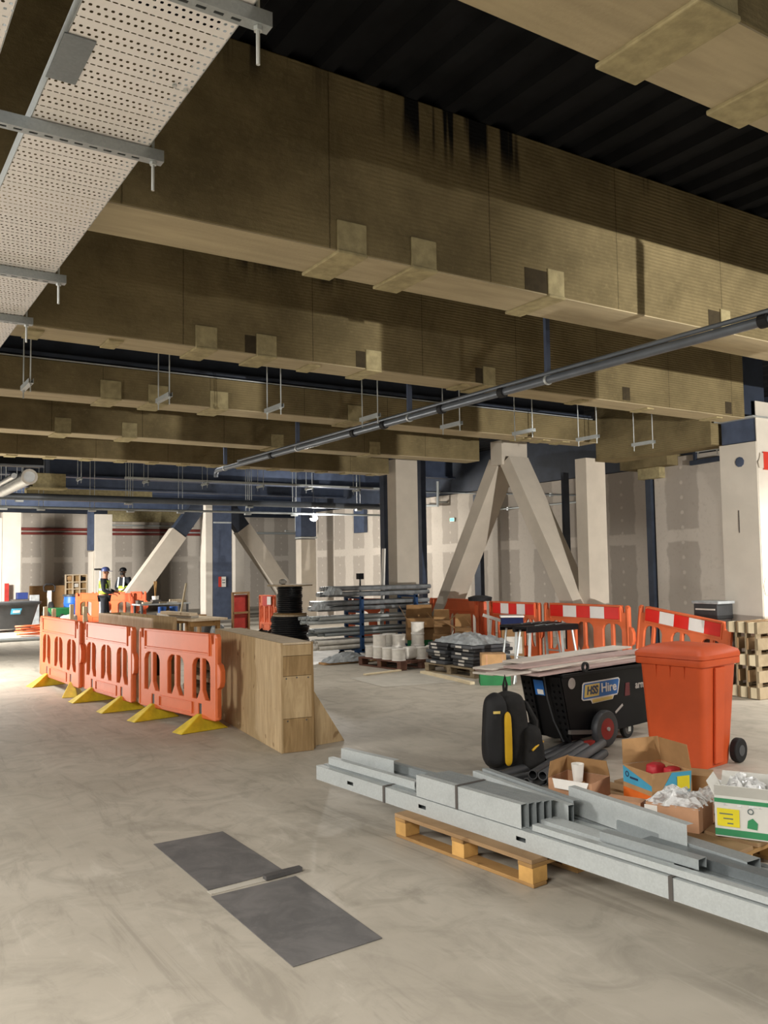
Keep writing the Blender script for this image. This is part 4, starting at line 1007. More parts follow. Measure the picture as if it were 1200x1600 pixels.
# plasterboard strips laid across the truck
BL_ = [(-.28, .14, 0, 2.2, .26, 3.0, 'boardstrip_pink', 'lowest long board strip across the truck, at the front edge'),
       (-.50, .46, 0, 2.3, .24, 3.0, 'boardstrip', 'lowest long board strip across the truck, at the back edge'),
       (-.56, .24, 1, 2.3, .24, 3.0, 'boardstrip', 'second layer board strip on the truck, its left end sticking out'),
       (-.42, .52, 1, 2.2, .22, 3.0, 'boardstrip_pink', 'second layer board strip on the truck, at the back'),
       (-.22, .16, 2, 2.2, .2, 7.0, 'boardstrip', 'third layer board strip on the truck, turned slightly'),
       (-.46, .50, 2, 2.3, .22, 7.0, 'boardstrip', 'third layer board strip on the truck, at the back edge'),
       (-.34, .26, 3, 2.0, .2, 2.0, 'boardstrip_pink', 'fourth layer board strip on the truck, pinkish'),
       (-.14, .44, 4, 1.9, .22, 5.0, 'boardstrip', 'topmost board strip on the truck')]
for x0, yc, lv, L_, w, a, mm, lab in BL_:
    z = .703 + .0185*lv
    o = G().box((L_/2, 0, 0), (L_, w, .0175)).done('board_strip', M[mm], bevel=.002)
    p = Matrix.Rotation(SAng, 3, 'Z') @ Vector((x0, yc, 0)); o.location = (ta.x + p.x, ta.y + p.y, z); o.rotation_euler = (0, 0, SAng + rad(a)); tag(o, lab, 'board', 'board strips on the tipping truck')

# ------------------------------------------------------------------ backpack
bp = fz(804, 1203); t = thing('backpack', 'black backpack with a yellow stripe leaning on the left end of the skip truck', 'backpack', (bp.x - .03, bp.y + .04, .012), rad(-25))
def blob(name, m, par, c, s, lev=2, taper=None, rot=None, crease=0.0, lump=0.0, seed=0):
    g = G(); bmesh.ops.create_cube(g.bm, size=1.0); bmesh.ops.subdivide_edges(g.bm, edges=g.bm.edges, cuts=3, use_grid_fill=True); rnd = random.Random(seed)
    for v in g.bm.verts:
        n = v.co.normalized(); v.co = v.co.lerp(n*.62, .42)
        k = 1.0
        if taper: k = 1 - (v.co.z + .5)*(1 - taper)
        v.co = Vector((v.co.x*s[0]*k, v.co.y*s[1]*k, v.co.z*s[2])) + Vector([rnd.uniform(-1, 1)*lump for _ in range(3)])
        if rot is not None: v.co = rot @ v.co
        v.co += Vector(c)
    return g.done(name, m, par, smooth=True, sub=lev)
blob('main_bag', M['black_soft'], t, (0, 0, .26), (.34, .28, .56), taper=.74, lump=.018, seed=3)
blob('front_pocket', M['black_rubber'], t, (-.12, -.12, .30), (.2, .16, .50), taper=.75, lump=.012, seed=5)
blob('side_pocket', M['black_soft'], t, (.15, -.06, .16), (.17, .24, .32), taper=.85, lump=.016, seed=7)
blob('yellow_stripe', M['yellow'], t, (-.05, -.192, .25), (.055, .05, .36), lev=2, taper=.9)
G().tube([(.13, -.185, .16), (.19, -.16, .20), (.24, -.09, .20)], .008).done('yellow_piping', M['yellow'], t)
G().tube([(.0, .06, .50), (-.01, .05, .60), (.0, .04, .67), (.015, .05, .60), (.01, .07, .50)], .01).done('carry_loop', M['black_soft'], t, smooth=True)
G().tube([(.06, .1, .50), (.15, .02, .46), (.2, -.05, .34), (.19, -.06, .2)], .022).done('shoulder_strap', M['black_soft'], t, smooth=True)
G().box((-.13, -.195, .44), (.05, .01, .018)).done('badge', M['hire_yellow'], t)

t.scale = (1.1, 1.1, 1.1)
# ------------------------------------------------------------------ loose grey plastic pipes
random.seed(11)
PD = rad(28)
pp = [(838, 1210, 0), (856, 1216, 0), (874, 1221, 0), (893, 1216, 0), (800, 1199, 0), (815, 1203, 0), (784, 1196, 0)]
pa = Vector((math.cos(PD), math.sin(PD), 0)); pn = Vector((-pa.y, pa.x, 0)); base = fz(874, 1232)
k = 0
for row_, n_ in ((0, 4), (1, 3)):
    for j in range(n_):
        r = .036; s = random.uniform(-.12, .14)
        c = base + pn*(j*.0755 + row_*.038 - .02) + pa*s + Vector((0, 0, .038 + row_*.0655)); L_ = 1.15 + random.uniform(-.1, .1)
        o = G().ring((0, 0, 0), (L_, 0, 0), r, r*.8, 18).done('plastic_pipe', M['pvc' if (j + row_) % 3 else 'pvc_dark'], smooth=True); o.location = c; o.rotation_euler = (0, 0, PD)
        tag(o, 'grey plastic pipe heaped beside the cartons, %s from the front in the %s layer' % (ordn[j], ('bottom', 'top')[row_]), 'pipe', 'grey plastic pipes in the heap'); k += 1
for j, (x, y) in enumerate(((790, 1214), (812, 1219), (772, 1207))):
    c = fz(x, y, .04); o = G().ring((0, 0, 0), (.5, 0, 0), .038, .03, 18).done('plastic_pipe', M['pvc_dark'], smooth=True); o.location = (c.x, c.y - .12, .041); o.rotation_euler = (0, 0, PD - .5 + .1*j)
    o.location = c + Vector((-.02, -.10, 0)); o.location.z = .041
    tag(o, 'short dark grey pipe offcut in front of the backpack, ' + ('middle one', 'nearest the cartons', 'leftmost')[j], 'pipe', 'pipe offcuts by the backpack')
for j, (x0, y0, L_, r) in enumerate(((.60, .34, .8, .045), (.66, .44, .7, .035))):
    c = base + pn*y0 + pa*x0; o = G().ring((0, 0, 0), (L_, 0, 0), r, r*.86, 24).done('drain_pipe', M['pvc_dark'], smooth=True); o.location = (c.x, c.y, r + .002); o.rotation_euler = (0, 0, PD - .10)
    tag(o, 'thick charcoal drain pipe lying by the truck wheel, ' + ('nearer of the two', 'farther of the two')[j], 'pipe', 'thick drain pipes by the truck')

# ------------------------------------------------------------------ cartons on the pallet
def carton(label, loc, rz, w, d, h, m='card', flaps=(None, None, None, None), fl=None, inner='card_in', th=.006, cat='carton', closed=False, name='cardboard_carton', group=None):
    """flaps: opening angle of the front, right, back and left flap in degrees (0 = closed flat, 90 = straight up); None = no flap"""
    t = thing(name, label, cat, loc, rz, group); g = G()
    g.box((0, -d/2 + th/2, h/2), (w, th, h)); g.box((0, d/2 - th/2, h/2), (w, th, h)); g.box((-w/2 + th/2, 0, h/2), (th, d - 2*th, h)); g.box((w/2 - th/2, 0, h/2), (th, d - 2*th, h)); g.box((0, 0, th/2 + .001), (w - 2*th, d - 2*th, th))
    if closed: g.box((0, 0, h - th/2), (w - 2*th, d - 2*th, th))
    g.done('body', M[m], t)
    fl = fl or min(w, d)*.5
    for k, a in enumerate(flaps):
        if a is None: continue
        L_, off, ax = ((w, (0, -d/2, h), 0), (d, (w/2, 0, h), 90), (w, (0, d/2, h), 180), (d, (-w/2, 0, h), 270))[k]
        F = Matrix.Translation(Vector(off) + Vector((0, 0, .002))) @ Matrix.Rotation(rad(ax), 4, 'Z') @ Matrix.Rotation(rad(a), 4, 'X')
        g = G(); g.hull8([F @ Vector(p) for p in ((-L_/2, 0, -.002), (L_/2, 0, -.002), (L_/2*.94, fl, -.002), (-L_/2*.94, fl, -.002), (-L_/2, 0, .002), (L_/2, 0, .002), (L_/2*.94, fl, .002), (-L_/2*.94, fl, .002))]); g.done('flap', M[inner], t)
    return t
zp = .1465
A_ = rad(-57)
c = fz(905, 1262, zp); 
t = carton('low brown carton with white flaps holding a paper cup, left end of the pallet', (4.06, 4.08, zp), rad(-72), .30, .26, .15, 'card_pink', (None, None, 75, 82), .1)
G().prism([(-.12, -.133, .152), (.13, -.133, .152), (.12, -.16, .095), (-.09, -.16, .10)], (0, .003, 0)).done('white_flap', M['white'], t)
o = G().lathe([(.03, 0), (.041, .11), (.038, .11), (.028, .005)], n=20).done('paper_cup', M['white'], smooth=True); p = Vector((4.06, 4.09, zp + .122)); o.location = p; tag(o, 'white paper cup standing in the low brown carton', 'cup')
o = G().lathe([(.034, .01), (.034, .118)], n=16).done('support_box', M['card_in']); o.parent = t; o.location = (0, .005, .0)
o.name = 'inner_packing'
o = G().lathe([(.005, 0), (.028, .01), (.034, .04), (.02, .065), (.004, .07)], n=16).done('door_knob', M['black'], smooth=True); o.location = (4.13, 3.98, zp + .008); tag(o, 'small dark round fitting beside the paper cup', 'fitting')
# tall open carton with blue and orange print
t = carton('tall open brown carton with sky blue and orange print behind the low ones', (4.36, 3.71, zp), rad(-103), .29, .29, .24, 'card', (None, None, 82, 96), .15)
G().box((0, -.1465, .055), (.286, .003, .10)).done('orange_band', M['print_orange'], t)
G().prism([(-.143, -.1465, .135), (.143, -.1465, .135), (.143, -.1465, .165), (-.143, -.1465, .235)], (0, .003, 0)).done('blue_print', M['print_blue'], t)
G().ring((-.10, -.149, .19), (-.10, -.146, .19), .018, .012).done('print_mark', M['hire_navy'], t)
G().box((-.03, -.1485, .175), (.08, .003, .012)).done('print_mark', M['hire_navy'], t)
G().prism([(.1455, -.145, .04), (.1455, .13, .10), (.1455, .143, .235), (.1455, .0, .235)], (.003, 0, 0)).done('blue_print', M['print_blue'], t)
G().box((.150, .08, .17), (.003, .09, .08)).done('yellow_label', M['print_yellow'], t)
for j, (dx, dy, s) in enumerate(((.03, .03, .055), (.07, -.06, .045))):
    o = blob('red_fitting', M['pink_red'], None, (0, 0, 0), (s*2, s*1.6, s*2), lev=1, lump=.006, seed=j); o.location = (4.36 + dx, 3.71 + dy, zp + .20); tag(o, 'red plastic fitting inside the tall printed carton, ' + ('larger', 'smaller') [j] + ' one', 'fitting', 'red fittings in the carton')
    o2 = G().box((dx*.8, dy*.8, .075), (.05, .05, .13)).done('inner_packing', M['card_in'], t)
# front low carton wrapped in film
t = carton('low brown carton covered with clear film, before the printed one', (4.17, 3.39, zp), rad(-70), .30, .27, .135, 'card_pink', (None,)*4)
G().box((-.12, -.137, .07), (.075, .003, .10)).done('label', M['white'], t)
crumple('film_cover', M['film'], t, (0, 0, .128), (.31, .28, .06), 3, 12, .035)
t = carton('pinkish carton half hidden behind the broad bright track', (4.02, 3.66, zp), rad(-70), .22, .10, .11, 'card_pink', (None,)*4, closed=True)
# white and green carton
t = carton('white carton with green bands and a yellow label, filled with clear plastic bags', (4.33, 3.07, zp), rad(-62), .29, .25, .22, 'carton_white', (125, 110, 100, 120), .08, 'carton_white')
for z in (.025, .195):
    G().box((0, -.1265, z), (.29, .003, .035 if z < .1 else .022)).done('green_band', M['print_green'], t); G().box((.1465, 0, z), (.003, .25, .045 if z < .1 else .022)).done('green_band', M['print_green'], t)
G().box((-.075, -.1285, .105), (.115, .003, .095)).done('yellow_label', M['print_yellow'], t)
for k in range(3): G().box((-.085 + .01*k, -.1305, .125 - .025*k), (.07 - .02*k, .002, .006)).done('label_print', M['print_ink'], t)
G().ring((.04, -.1295, .15), (.04, -.1275, .15), .016, .011).done('round_mark', M['print_ink'], t)
G().prism([(.02, -.129, .06), (.07, -.129, .055), (.075, -.129, .09), (.05, -.129, .115), (.025, -.129, .10)], (0, .002, 0)).done('leaf_mark', M['print_green'], t)
for y in (-.06, 0, .06): G().box((.1485, y, .12), (.002, .025, .035)).done('symbol', M['print_ink'], t)
crumple('clear_bags', M['film'], t, (0, 0, .17), (.26, .22, .12), 8, 12, .05)
o = crumple('plastic_wrap', M['film'], None, (0, 0, 0), (.3, .3, .14), 12, 12, .05); o.location = (4.66, 3.46, zp + .002); tag(o, 'crumpled clear plastic wrap behind the white and green carton', 'plastic wrap')
o = crumple('plastic_wrap', M['film'], None, (0, 0, 0), (.3, .24, .16), 15, 12, .05); o.location = (4.70, 3.10, zp + .002); tag(o, 'crumpled clear plastic wrap at the right edge beside the white carton', 'plastic wrap')
t = carton('brown carton at the right edge behind the white carton', (4.72, 3.72, zp), rad(-60), .22, .2, .16, 'card', (None,)*4, closed=True)

# ------------------------------------------------------------------ standing pallets at the right column
def stand(t, x, y, rz, lean): t.rotation_euler = (rad(90) - lean, 0, rz); t.location = (x, y, .003)
q = fz(1151, 1089)
for k in range(3):
    t = make_pallet(('grey pallet standing on edge by the right column, ' + ('front one of three', 'middle one of three', 'one nearest the column')[k]), (0, 0, 0), 0, 'timber_grey', 'timber_worn' if k else 'timber_grey', 1.2, .92, 'pallets standing against the right column', mb='timber_pale' if False else 'batten')
    for ch in kids(t): pass
    M_ = Matrix.Translation((q.x - .02 + .02*k, q.y - .28 + k*.155, .004)) @ Matrix.Rotation(rad(3), 4, 'Z') @ Matrix.Rotation(rad(-90 + 0), 4, 'X') @ Matrix.Translation((.6, -.46, 0))
    t.matrix_world = Matrix.Translation((q.x - .02 + .02*k, q.y - .34 + k*.149, .004)) @ Matrix.Rotation(rad(90), 4, 'X') @ Matrix.Translation((.6, .46, -.15))
# ------------------------------------------------------------------ middle distance
def at(px, d, py=940):
    p = fd(px, py, d); return Vector((p.x, p.y, 0))
# cable reels
c = at(453, 17.2)
def reel(label, z, rt, rc, h, rb):
    t = thing('cable_reel', label, 'cable reel', (c.x, c.y, z))
    G().lathe([(.05, 0), (rb, 0), (rb, .03), (.05, .03)], n=36).done('flange', M['ply_dark'], t)
    G().lathe([(.05, h - .03), (rt, h - .03), (rt, h), (.05, h)], n=36).done('flange', M['ply_pale'], t)
    pr = [(.1, .032)]; n = int((h - .07)/.036)
    for k in range(n):
        z0 = .035 + k*(h - .07)/n; s = (h - .07)/n; rr = rc*(1 + .03*math.sin(k*1.7))
        pr += [(rr - .012, z0), (rr, z0 + s*.3), (rr, z0 + s*.7), (rr - .012, z0 + s)]
    pr.append((.1, h - .032)); G().lathe(pr, n=36).done('wound_cable', M['black_gloss'], t, smooth=True)
    return t
reel('lower wooden reel of black cable, wider coil, behind the plywood box', .002, .34, .38, .75, .42)
reel('upper wooden reel of black cable stacked on the wider one', .754, .45, .25, .59, .33)
o = G().lathe([(.02, 0), (.075, .02), (.08, .08), (.03, .11)], n=14).done('cap', M['white_dusty'], smooth=True); o.location = (c.x - .15, c.y, 1.346); tag(o, 'small pale cap lying on top of the upper cable reel', 'cap')

# pipe rack on castors with wrapped conduit
RY = 13.7
rx = [fY(553, 960, RY).x, fY(637, 960, RY).x]
t = thing('pipe_rack', 'blue steel rack on castors holding wrapped conduit behind the white spools', 'rack', ((rx[0] + rx[1])/2, RY, 0))
hx = (rx[1] - rx[0])/2
for s in (-1, 1):
    for y in (-.28, .28): G().box((s*hx, y, .64), (.06, .06, 1.0)).done('upright', M['blue_steel'], t)
    for z in (.18, .42, .64, .86, 1.11): G().box((s*hx, 0, z), (.05, .62, .04)).done('arm', M['blue_steel'], t)
    for y in (-.28, .28):
        o = G().cyl((s*hx - .1, y - .02, .07), (s*hx - .1, y + .02, .07), .068, n=16).done('castor', M['black_rubber'], t); o.location.z = .002
for y in (-.28, .28): G().box((0, y, .16), (2*hx + .3, .05, .05)).done('base_rail', M['blue_steel'], t)
lev = [(1.13, 497, 668, .046, 4, 2, 'wrap_grey', 'top'), (.88, 480, 668, .044, 4, 2, 'wrap_grey', 'second'), (.66, 474, 655, .032, 5, 2, 'galv_pale', 'third'), (.44, 484, 640, .032, 5, 2, 'galv', 'fourth'), (.20, 486, 600, .042, 4, 2, 'white_dusty', 'lowest')]
random.seed(5)
for z, x0, x1, r, n, rows_, mm, lv in lev:
    a, b = fY(x0, 960, RY), fY(x1, 960, RY); wrapped = mm == 'wrap_grey'
    for rw in range(rows_):
        for k in range(n):
            s = random.uniform(-.12, .12) if not wrapped else random.uniform(-.05, .05); yy = RY - .17 + k*(.34/(n - 1)); L_ = b.x - a.x - .2
            o = G()
            if wrapped: o.tube([(q*L_/14, random.uniform(-.003, .003), random.uniform(-.003, .003)) for q in range(15)], r*.9, 12)
            else: o.ring((0, 0, 0), (L_, 0, 0), r, r*.8, 14)
            o = o.done('wrapped_conduit' if wrapped else 'steel_pipe' if mm != 'white_dusty' else 'wrapped_length', M[mm], smooth=True); o.location = (a.x + .1 + s, yy, z + r + .004 + rw*2.2*r)
            tag(o, ('wrapped grey conduit' if wrapped else 'steel pipe' if mm != 'white_dusty' else 'pale wrapped length') + ' on %s arms of blue rack, %s from front, %s row' % (lv, ordn[k], ('lower', 'upper')[rw]), 'pipe', lv + ' arms of the blue rack')
            if wrapped and k == 0 and rw == 1: crumple('plastic_end', M['plastic_grey'], o, (.05, -.02, -.10), (.34, .22, .14), int(z*50), 8, .03)
a = fY(485, 1010, RY); b = fY(590, 1010, RY)
o = G().box(((a.x + b.x)/2 - .1, RY - .50, .06), (b.x - a.x - .1, .22, .03)).done('board', M['card']); o.location.z = -.04; tag(o, 'brown board lying on the floor below the blue rack', 'board')
o = crumple('plastic_heap', M['plastic_grey'], None, (0, 0, 0), (.9, .36, .12), 31, 12, .04); o.location = ((a.x + b.x)/2 - .25, RY - .50, .038); tag(o, 'heap of grey plastic wrap on the board below the rack', 'plastic wrap')

# pallet of white cable spools
pc = Vector((8.14, 12.22, .001)); pal = make_pallet('reddish pallet carrying the white cable spools', pc, rad(-85), 'timber_red', 'timber_red', 1.15, 1.0, mb='timber_red')
def spool(label, p, r=.115, h=.19, first=[None]):
    if first[0] is None:
        t = thing('cable_spool', label, 'spool', p, 0, 'white cable spools on the red pallet')
        for z in (0, h - .012): G().lathe([(.03, z), (r, z), (r, z + .012), (.03, z + .012)], n=24).done('flange', M['white'], t)
        G().lathe([(.03, .013), (r*.93, .013), (r*.95, h/2), (r*.93, h - .013), (.03, h - .013)], n=24).done('wound_cable', M['white_dusty'], t, smooth=True); first[0] = t; return t
    return dup(first[0], p, 0, label)
zs = .146
sp1 = [(567, 7.78, 12.42), (585, 7.80, 12.12), (603, 7.82, 11.98), (621, 7.84, 11.70), (648, 8.30, 11.72)]
fw = lambda p: (RW.T @ np.array([p[0], p[1], 0]))[2]
fr_ = [(7.78, 12.62), (7.77, 12.35), (7.78, 12.08), (7.79, 11.80), (8.24, 11.80)]
bk = [(8.05, 12.48), (8.06, 12.20), (8.42, 12.16)]
for k, q in enumerate(fr_): spool('white cable spool in the front row on the red pallet, %s from the left' % ordn[k], (q[0], q[1], zs))
for k, q in enumerate(bk): spool('white cable spool in the back row on the red pallet, %s from the left' % ordn[k], (q[0], q[1], zs))
for k, q in enumerate((bk[0], bk[1], bk[2])): spool('white cable spool in the second layer over the back row, %s from the left' % ordn[k], (q[0], q[1], zs + .192))
spool('white cable spool in the second layer at the front of the heap', (fr_[1][0], fr_[1][1], zs + .192))
spool('topmost white cable spool of the heap', (bk[2][0], bk[2][1], zs + .384))
for k, q in enumerate(((8.05, 11.86), (8.50, 11.84))):
    o = blob('cable_bag', M['white_dusty'], None, (0, 0, .1), (.2, .2, .2), lev=1, lump=.015, seed=20 + k); o.location = (q[0], q[1], zs + .006); tag(o, 'crumpled pale bag among the white spools, ' + ('left', 'right')[k] + ' one', 'bag', 'pale bags among the spools')
o = G().box((0, 0, .012), (.75, .07, .022)).done('timber_offcut', M['batten']); p = fz(598, 1052); o.location = (p.x, p.y, .002); o.rotation_euler = (0, 0, rad(10)); tag(o, 'pale timber offcut on the floor before the red pallet', 'timber')

# pallet of dark flat packs
pc = Vector((8.42, 10.72, .001)); make_pallet('pale pallet carrying the dark flat packs', pc, rad(-88), 'timber_grey', 'timber_grey', 1.2, .9, mb='timber_grey')
random.seed(8)
for col, (dy, dx) in enumerate(((.30, -.06), (-.30, -.02))):
    for k in range(6):
        w = .52 + random.uniform(-.03, .03); d = .72 + random.uniform(-.05, .05)
        o = G().box((0, 0, .026), (d, w, .05)).done('flat_pack', M['pvc_dark' if (k + col) % 3 else 'pvc'], bevel=.012); o.location = (pc.x + dx + random.uniform(-.04, .04), pc.y + dy, .148 + .0535*k)
        tag(o, 'dark grey flat pack on the pale pallet, %s layer of the %s stack' % (ordn[k], ('left', 'right')[col]), 'pack', 'dark flat packs on the pale pallet')
        G().box((-d/2 - .002, random.uniform(-.1, .1), .026), (.004, .14, .03)).done('label', M['white_dusty'], o)
o = crumple('plastic_wrap', M['plastic_grey'], None, (0, 0, 0), (.8, 1.05, .12), 41, 14, .04); o.location = (pc.x + .02, pc.y, .475); tag(o, 'pale plastic sheet lying over the dark flat packs', 'plastic wrap')
a, b = fz(660, 1052), fz(738, 1070); d = b - a
o = G().box((d.length/2, 0, .02), (d.length, .08, .038)).done('timber_plank', M['batten']); o.location = (a.x, a.y, .002); o.rotation_euler = (0, 0, math.atan2(d.y, d.x)); tag(o, 'pale timber plank on the floor before the dark flat packs', 'plank')

# brown and green cartons behind
def cbox(label, px, d, w, dp, h, z=.002, rz=0.0, m='card', **k):
    p = at(px, d); return carton(label, (p.x, p.y, z), rz, w, dp, h, m, k.pop('flaps', (None,)*4), **k)
cbox('green carton under the big open brown carton', 657, 15.5, .48, .40, .36, rz=-.62, m='green', closed=True)
gb = [o for o in bpy.data.objects if o.get('label') == 'green carton under the big open brown carton'][0]
for z in (.12, .25): G().box((-.12, -.223, z), (.12, .004, .07)).done('label', M['white_dusty'], gb)
cbox('big open brown carton with one wide flap hanging, behind the spools', 655, 15.5, .48, .40, .38, .366, -.55, 'card_dark', flaps=(215, 150, 60, 120), fl=.26)
t = cbox('dark brown carton with a square label, right of the green one', 690, 15.0, .30, .28, .50, .002, -.7, 'card_dark', closed=True); G().box((.0, -.192, .3), (.1, .004, .11)).done('label', M['white_dusty'], t)
cbox('open brown carton standing on the dark brown one', 690, 15.0, .28, .26, .22, .506, -.6, 'card_dark', flaps=(200, 140, 100, 130), fl=.18)
cbox('torn brown carton at the right end of the carton heap', 723, 14.6, .28, .28, .62, .002, -.66, 'card', flaps=(190, 60, 100, 150), fl=.22)
t = cbox('green carton below the taped brown carton, left of the work platforms', 770, 12.2, .42, .36, .16, .002, -.62, 'green', closed=True)
t = cbox('taped brown carton on the green carton', 768, 12.2, .34, .30, .26, .166, -.6, 'card', closed=True)
for x in (-.1, .12): G().box((x, -.152, .13), (.02, .003, .25)).done('packing_tape', M['card_pink'], t)
t = cbox('tall brown carton with a big pale label beside the taped carton', 799, 13.6, .34, .32, .72, .002, -.66, 'card_dark', closed=True); G().box((.02, -.172, .42), (.24, .004, .26)).done('label', M['white_dusty'], t)
p = at(797, 13.5); t = thing('storage_crate', 'blue crate with a white lid on the tall brown carton', 'crate', (at(799, 13.6).x, at(799, 13.6).y, .724), -.66)
G().box((0, 0, .06), (.34, .30, .12), taper=(1.0, 1.0)).done('tub', M['blue_dark'], t, bevel=.01); G().box((0, 0, .135), (.37, .33, .03)).done('lid', M['white'], t, bevel=.008)
p = at(781, 14.0); t = thing('white_stand', 'white splayed stand leaning by the tall carton before the striped barrier', 'stand', (p.x, p.y, .002), -.5)
G().span((-.22, 0, 0), (-.16, 0, .78), .05, .04).done('leg', M['white'], t); G().span((.12, 0, 0), (.06, 0, .72), .05, .04).done('leg', M['white'], t); G().span((-.28, 0, .86), (.2, 0, .70), .06, .05).done('top_bar', M['white'], t)
# folding work platforms
for k, (px, d, lab) in enumerate(((811, 12.0, 'black topped folding work platform with silver legs, nearer of the pair'), (836, 12.35, 'black topped folding work platform with silver legs, farther of the pair'))):
    p = at(811, 12.0) + Vector((.10, .40, 0))*k; t = thing('work_platform', lab, 'platform', (p.x, p.y, .002), rad(2 + 2*k), 'folding work platforms')
    L_ = 1.02; g = G(); g.box((L_/2, 0, .785), (L_, .26, .035)); g.box((L_/2, -.13, .76), (L_, .02, .08)); g.box((L_/2, .13, .76), (L_, .02, .08)); g.done('deck', M['black'], t, bevel=.005)
    for x, s in ((.1, -1), (L_ - .1, 1)):
        for y in (-.1, .1): G().span((x, y, .75), (x + s*.10, y*1.5, .002), .035, .022).done('leg', M['galv_pale'], t)
        G().box((x + s*.05, 0, .38), (.02, .26, .02)).done('leg_brace', M['galv_pale'], t)
    for j in range(3): G().span((.25 + .2*j, -.06, .81), (.55 + .2*j, .06, .81), .03, .012).done('top_rib', M['galv_dark'], t)
p = at(850, 12.7); o = G().box((0, 0, .04), (.6, .25, .08)).done('steel_offcut', M['galv_pale']); o.location = (p.x, p.y, .002); tag(o, 'pale steel offcuts tray under the work platforms', 'tray')
# dark bin by the right column
p = fX(1117, 965, 9.98); t = thing('storage_bin', 'dark grey bin with a pale lid between the striped barrier and the right column', 'bin', (9.98, p.y + .02, .002))
G().box((0, 0, .45), (.3, .34, .9), taper=(1.05, 1.05)).done('body', M['pin'], t, bevel=.01); G().box((0, 0, 1.0), (.33, .37, .2)).done('top_section', M['tub'], t, bevel=.01); G().box((0, 0, 1.12), (.36, .42, .04)).done('lid', M['plastic_grey'], t, bevel=.01); G().box((-.17, 0, 1.03), (.01, .30, .02)).done('stripe', M['white_dusty'], t)
o = G().lathe([(.1, 0), (.2, .0), (.21, .06), (.1, .09)], n=22).done('bucket_lid', M['black_rubber'], smooth=True); q = bpy.data.objects['pedestrian_barrier.007']; o.location = (q.location.x - .05, q.location.y, 1.055); tag(o, 'round black bucket lid on top of the end on orange barrier', 'disc')  # black bucket lid resting on the end-on barrier
# leaning batten and floor stand at the middle column
a = at(594, 16.2, 920); b = fd(605, 857, 16.2); g = G().span((0, 0, .02), (b.x - a.x, 0, b.z), .09, .03); o = g.done('leaning_batten', M['white']); o.location = (a.x, a.y, .0); tag(o, 'white batten leaning against the middle clad column', 'batten')
p = at(563, 17.5); t = thing('lamp_stand', 'dark thin stand with a black head behind the wrapped conduit', 'stand', (p.x, p.y, .002))
G().cyl((0, 0, .02), (0, 0, 1.42), .018, n=8).done('pole', M['pvc_dark'], t); G().box((0, 0, 1.48), (.12, .1, .12)).done('head', M['black'], t); G().lathe([(.02, 0), (.2, 0), (.2, .02), (.02, .03)], n=16).done('base', M['pvc_dark'], t)

# ------------------------------------------------------------------ deep left clutter
# long studs stacked behind the plywood box
a = at(318, 15.6, 985)
for k in range(4):
    o = G().box((.85, 0, .04), (1.7, .12, .075)).done('steel_stud', M['galv' if k % 2 else 'galv_pale'], bevel=.004); o.location = (a.x, a.y + .14*(k % 2), .002 + .08*(k//2)); o.rotation_euler = (0, 0, .05*(k % 2 == 0))
    o.location.y = a.y + .3*(k % 2); tag(o, 'long steel stud on the floor left of the cable reels, ' + ('bottom front', 'bottom back', 'top front', 'top back')[k], 'steel stud', 'long studs left of the reels')
a = at(-30, 20.5, 1000)
for k in range(3):
    o = G().box((1.2, 0, .03), (2.4, .10, .05)).done('steel_stud', M['galv' if k % 2 else 'galv_pale'], bevel=.004); o.location = (a.x, a.y + .22*k, .002); o.rotation_euler = (0, 0, 0); tag(o, 'steel stud on the floor by the black tub, %s from the camera' % ordn[k], 'steel stud', 'studs by the black tub')
p = at(8, 24.5); t = thing('tub_truck', 'big black tub truck with a blue and white logo at the left edge', 'tub', (p.x, p.y, .002), .1)
loft([ringpts(-.62, .62, -.4, .4, .09, .12), ringpts(-.80, .80, -.5, .5, .74, .14), ringpts(-.88, .88, -.56, .56, .78, .14), ringpts(-.88, .88, -.56, .56, .83, .14)], 'tub', M['tub'], t, cap1=False)
loft([ringpts(-.84, .84, -.52, .52, .829, .14), ringpts(-.82, .82, -.50, .50, .84, .14)], 'rim', M['pvc'], t)
G().prism([(.02, -.475, .50), (.28, -.475, .50), (.32, -.50, .66), (.04, -.50, .66)], (0, -.01, 0)).done('logo', M['print_blue'], t); G().prism([(.08, -.49, .54), (.26, -.49, .54), (.27, -.508, .61), (.09, -.508, .61)], (0, -.01, 0)).done('logo_print', M['white'], t)
for x in (-.45, .45): 
    for y in (-.28, .28): G().cyl((x, y - .02, .048), (x, y + .02, .048), .046, n=12).done('castor', M['black_rubber'], t)
def simple(name, label, cat, px, d, c, s, m, rz=0, z=.002, bev=.01, group=None):
    p = at(px, d); o = G().box((0, 0, s[2]/2), s).done(name, M[m], bevel=bev); o.location = (p.x, p.y, z); o.rotation_euler = (0, 0, rz); return tag(o, label, cat, group)
simple('plywood_sheet', 'wide brown sheet standing on edge before the back wall, far left', 'sheet', 83, 33.5, 0, (1.75, .04, 1.15), 'card', 0)
t = thing('tool_board', 'pale timber board with square pigeonholes on the back wall, far left', 'board', at(118, 33.8) + Vector((0, 0, .72)))
G().box((0, 0, .42), (.82, .05, .85)).done('back_board', M['ply_dark'], t)
for x in (-.4, -.13, .13, .4): G().box((x, -.08, .42), (.04, .12, .85)).done('divider', M['ply_pale'], t)
for z in (.02, .28, .55, .83): G().box((0, -.08, z), (.82, .11, .04)).done('shelf', M['ply_pale'], t)
for x, z, m in ((-.26, .7, 'card'), (.26, .68, 'black'), (0, .42, 'white_dusty'), (.27, .16, 'card_dark')): G().box((x, -.06, z), (.16, .05, .14)).done('compartment_item', M[m], t)
G().box((0, 0, -.36), (.7, .05, .70)).done('support_panel', M['ply_dark'], t)
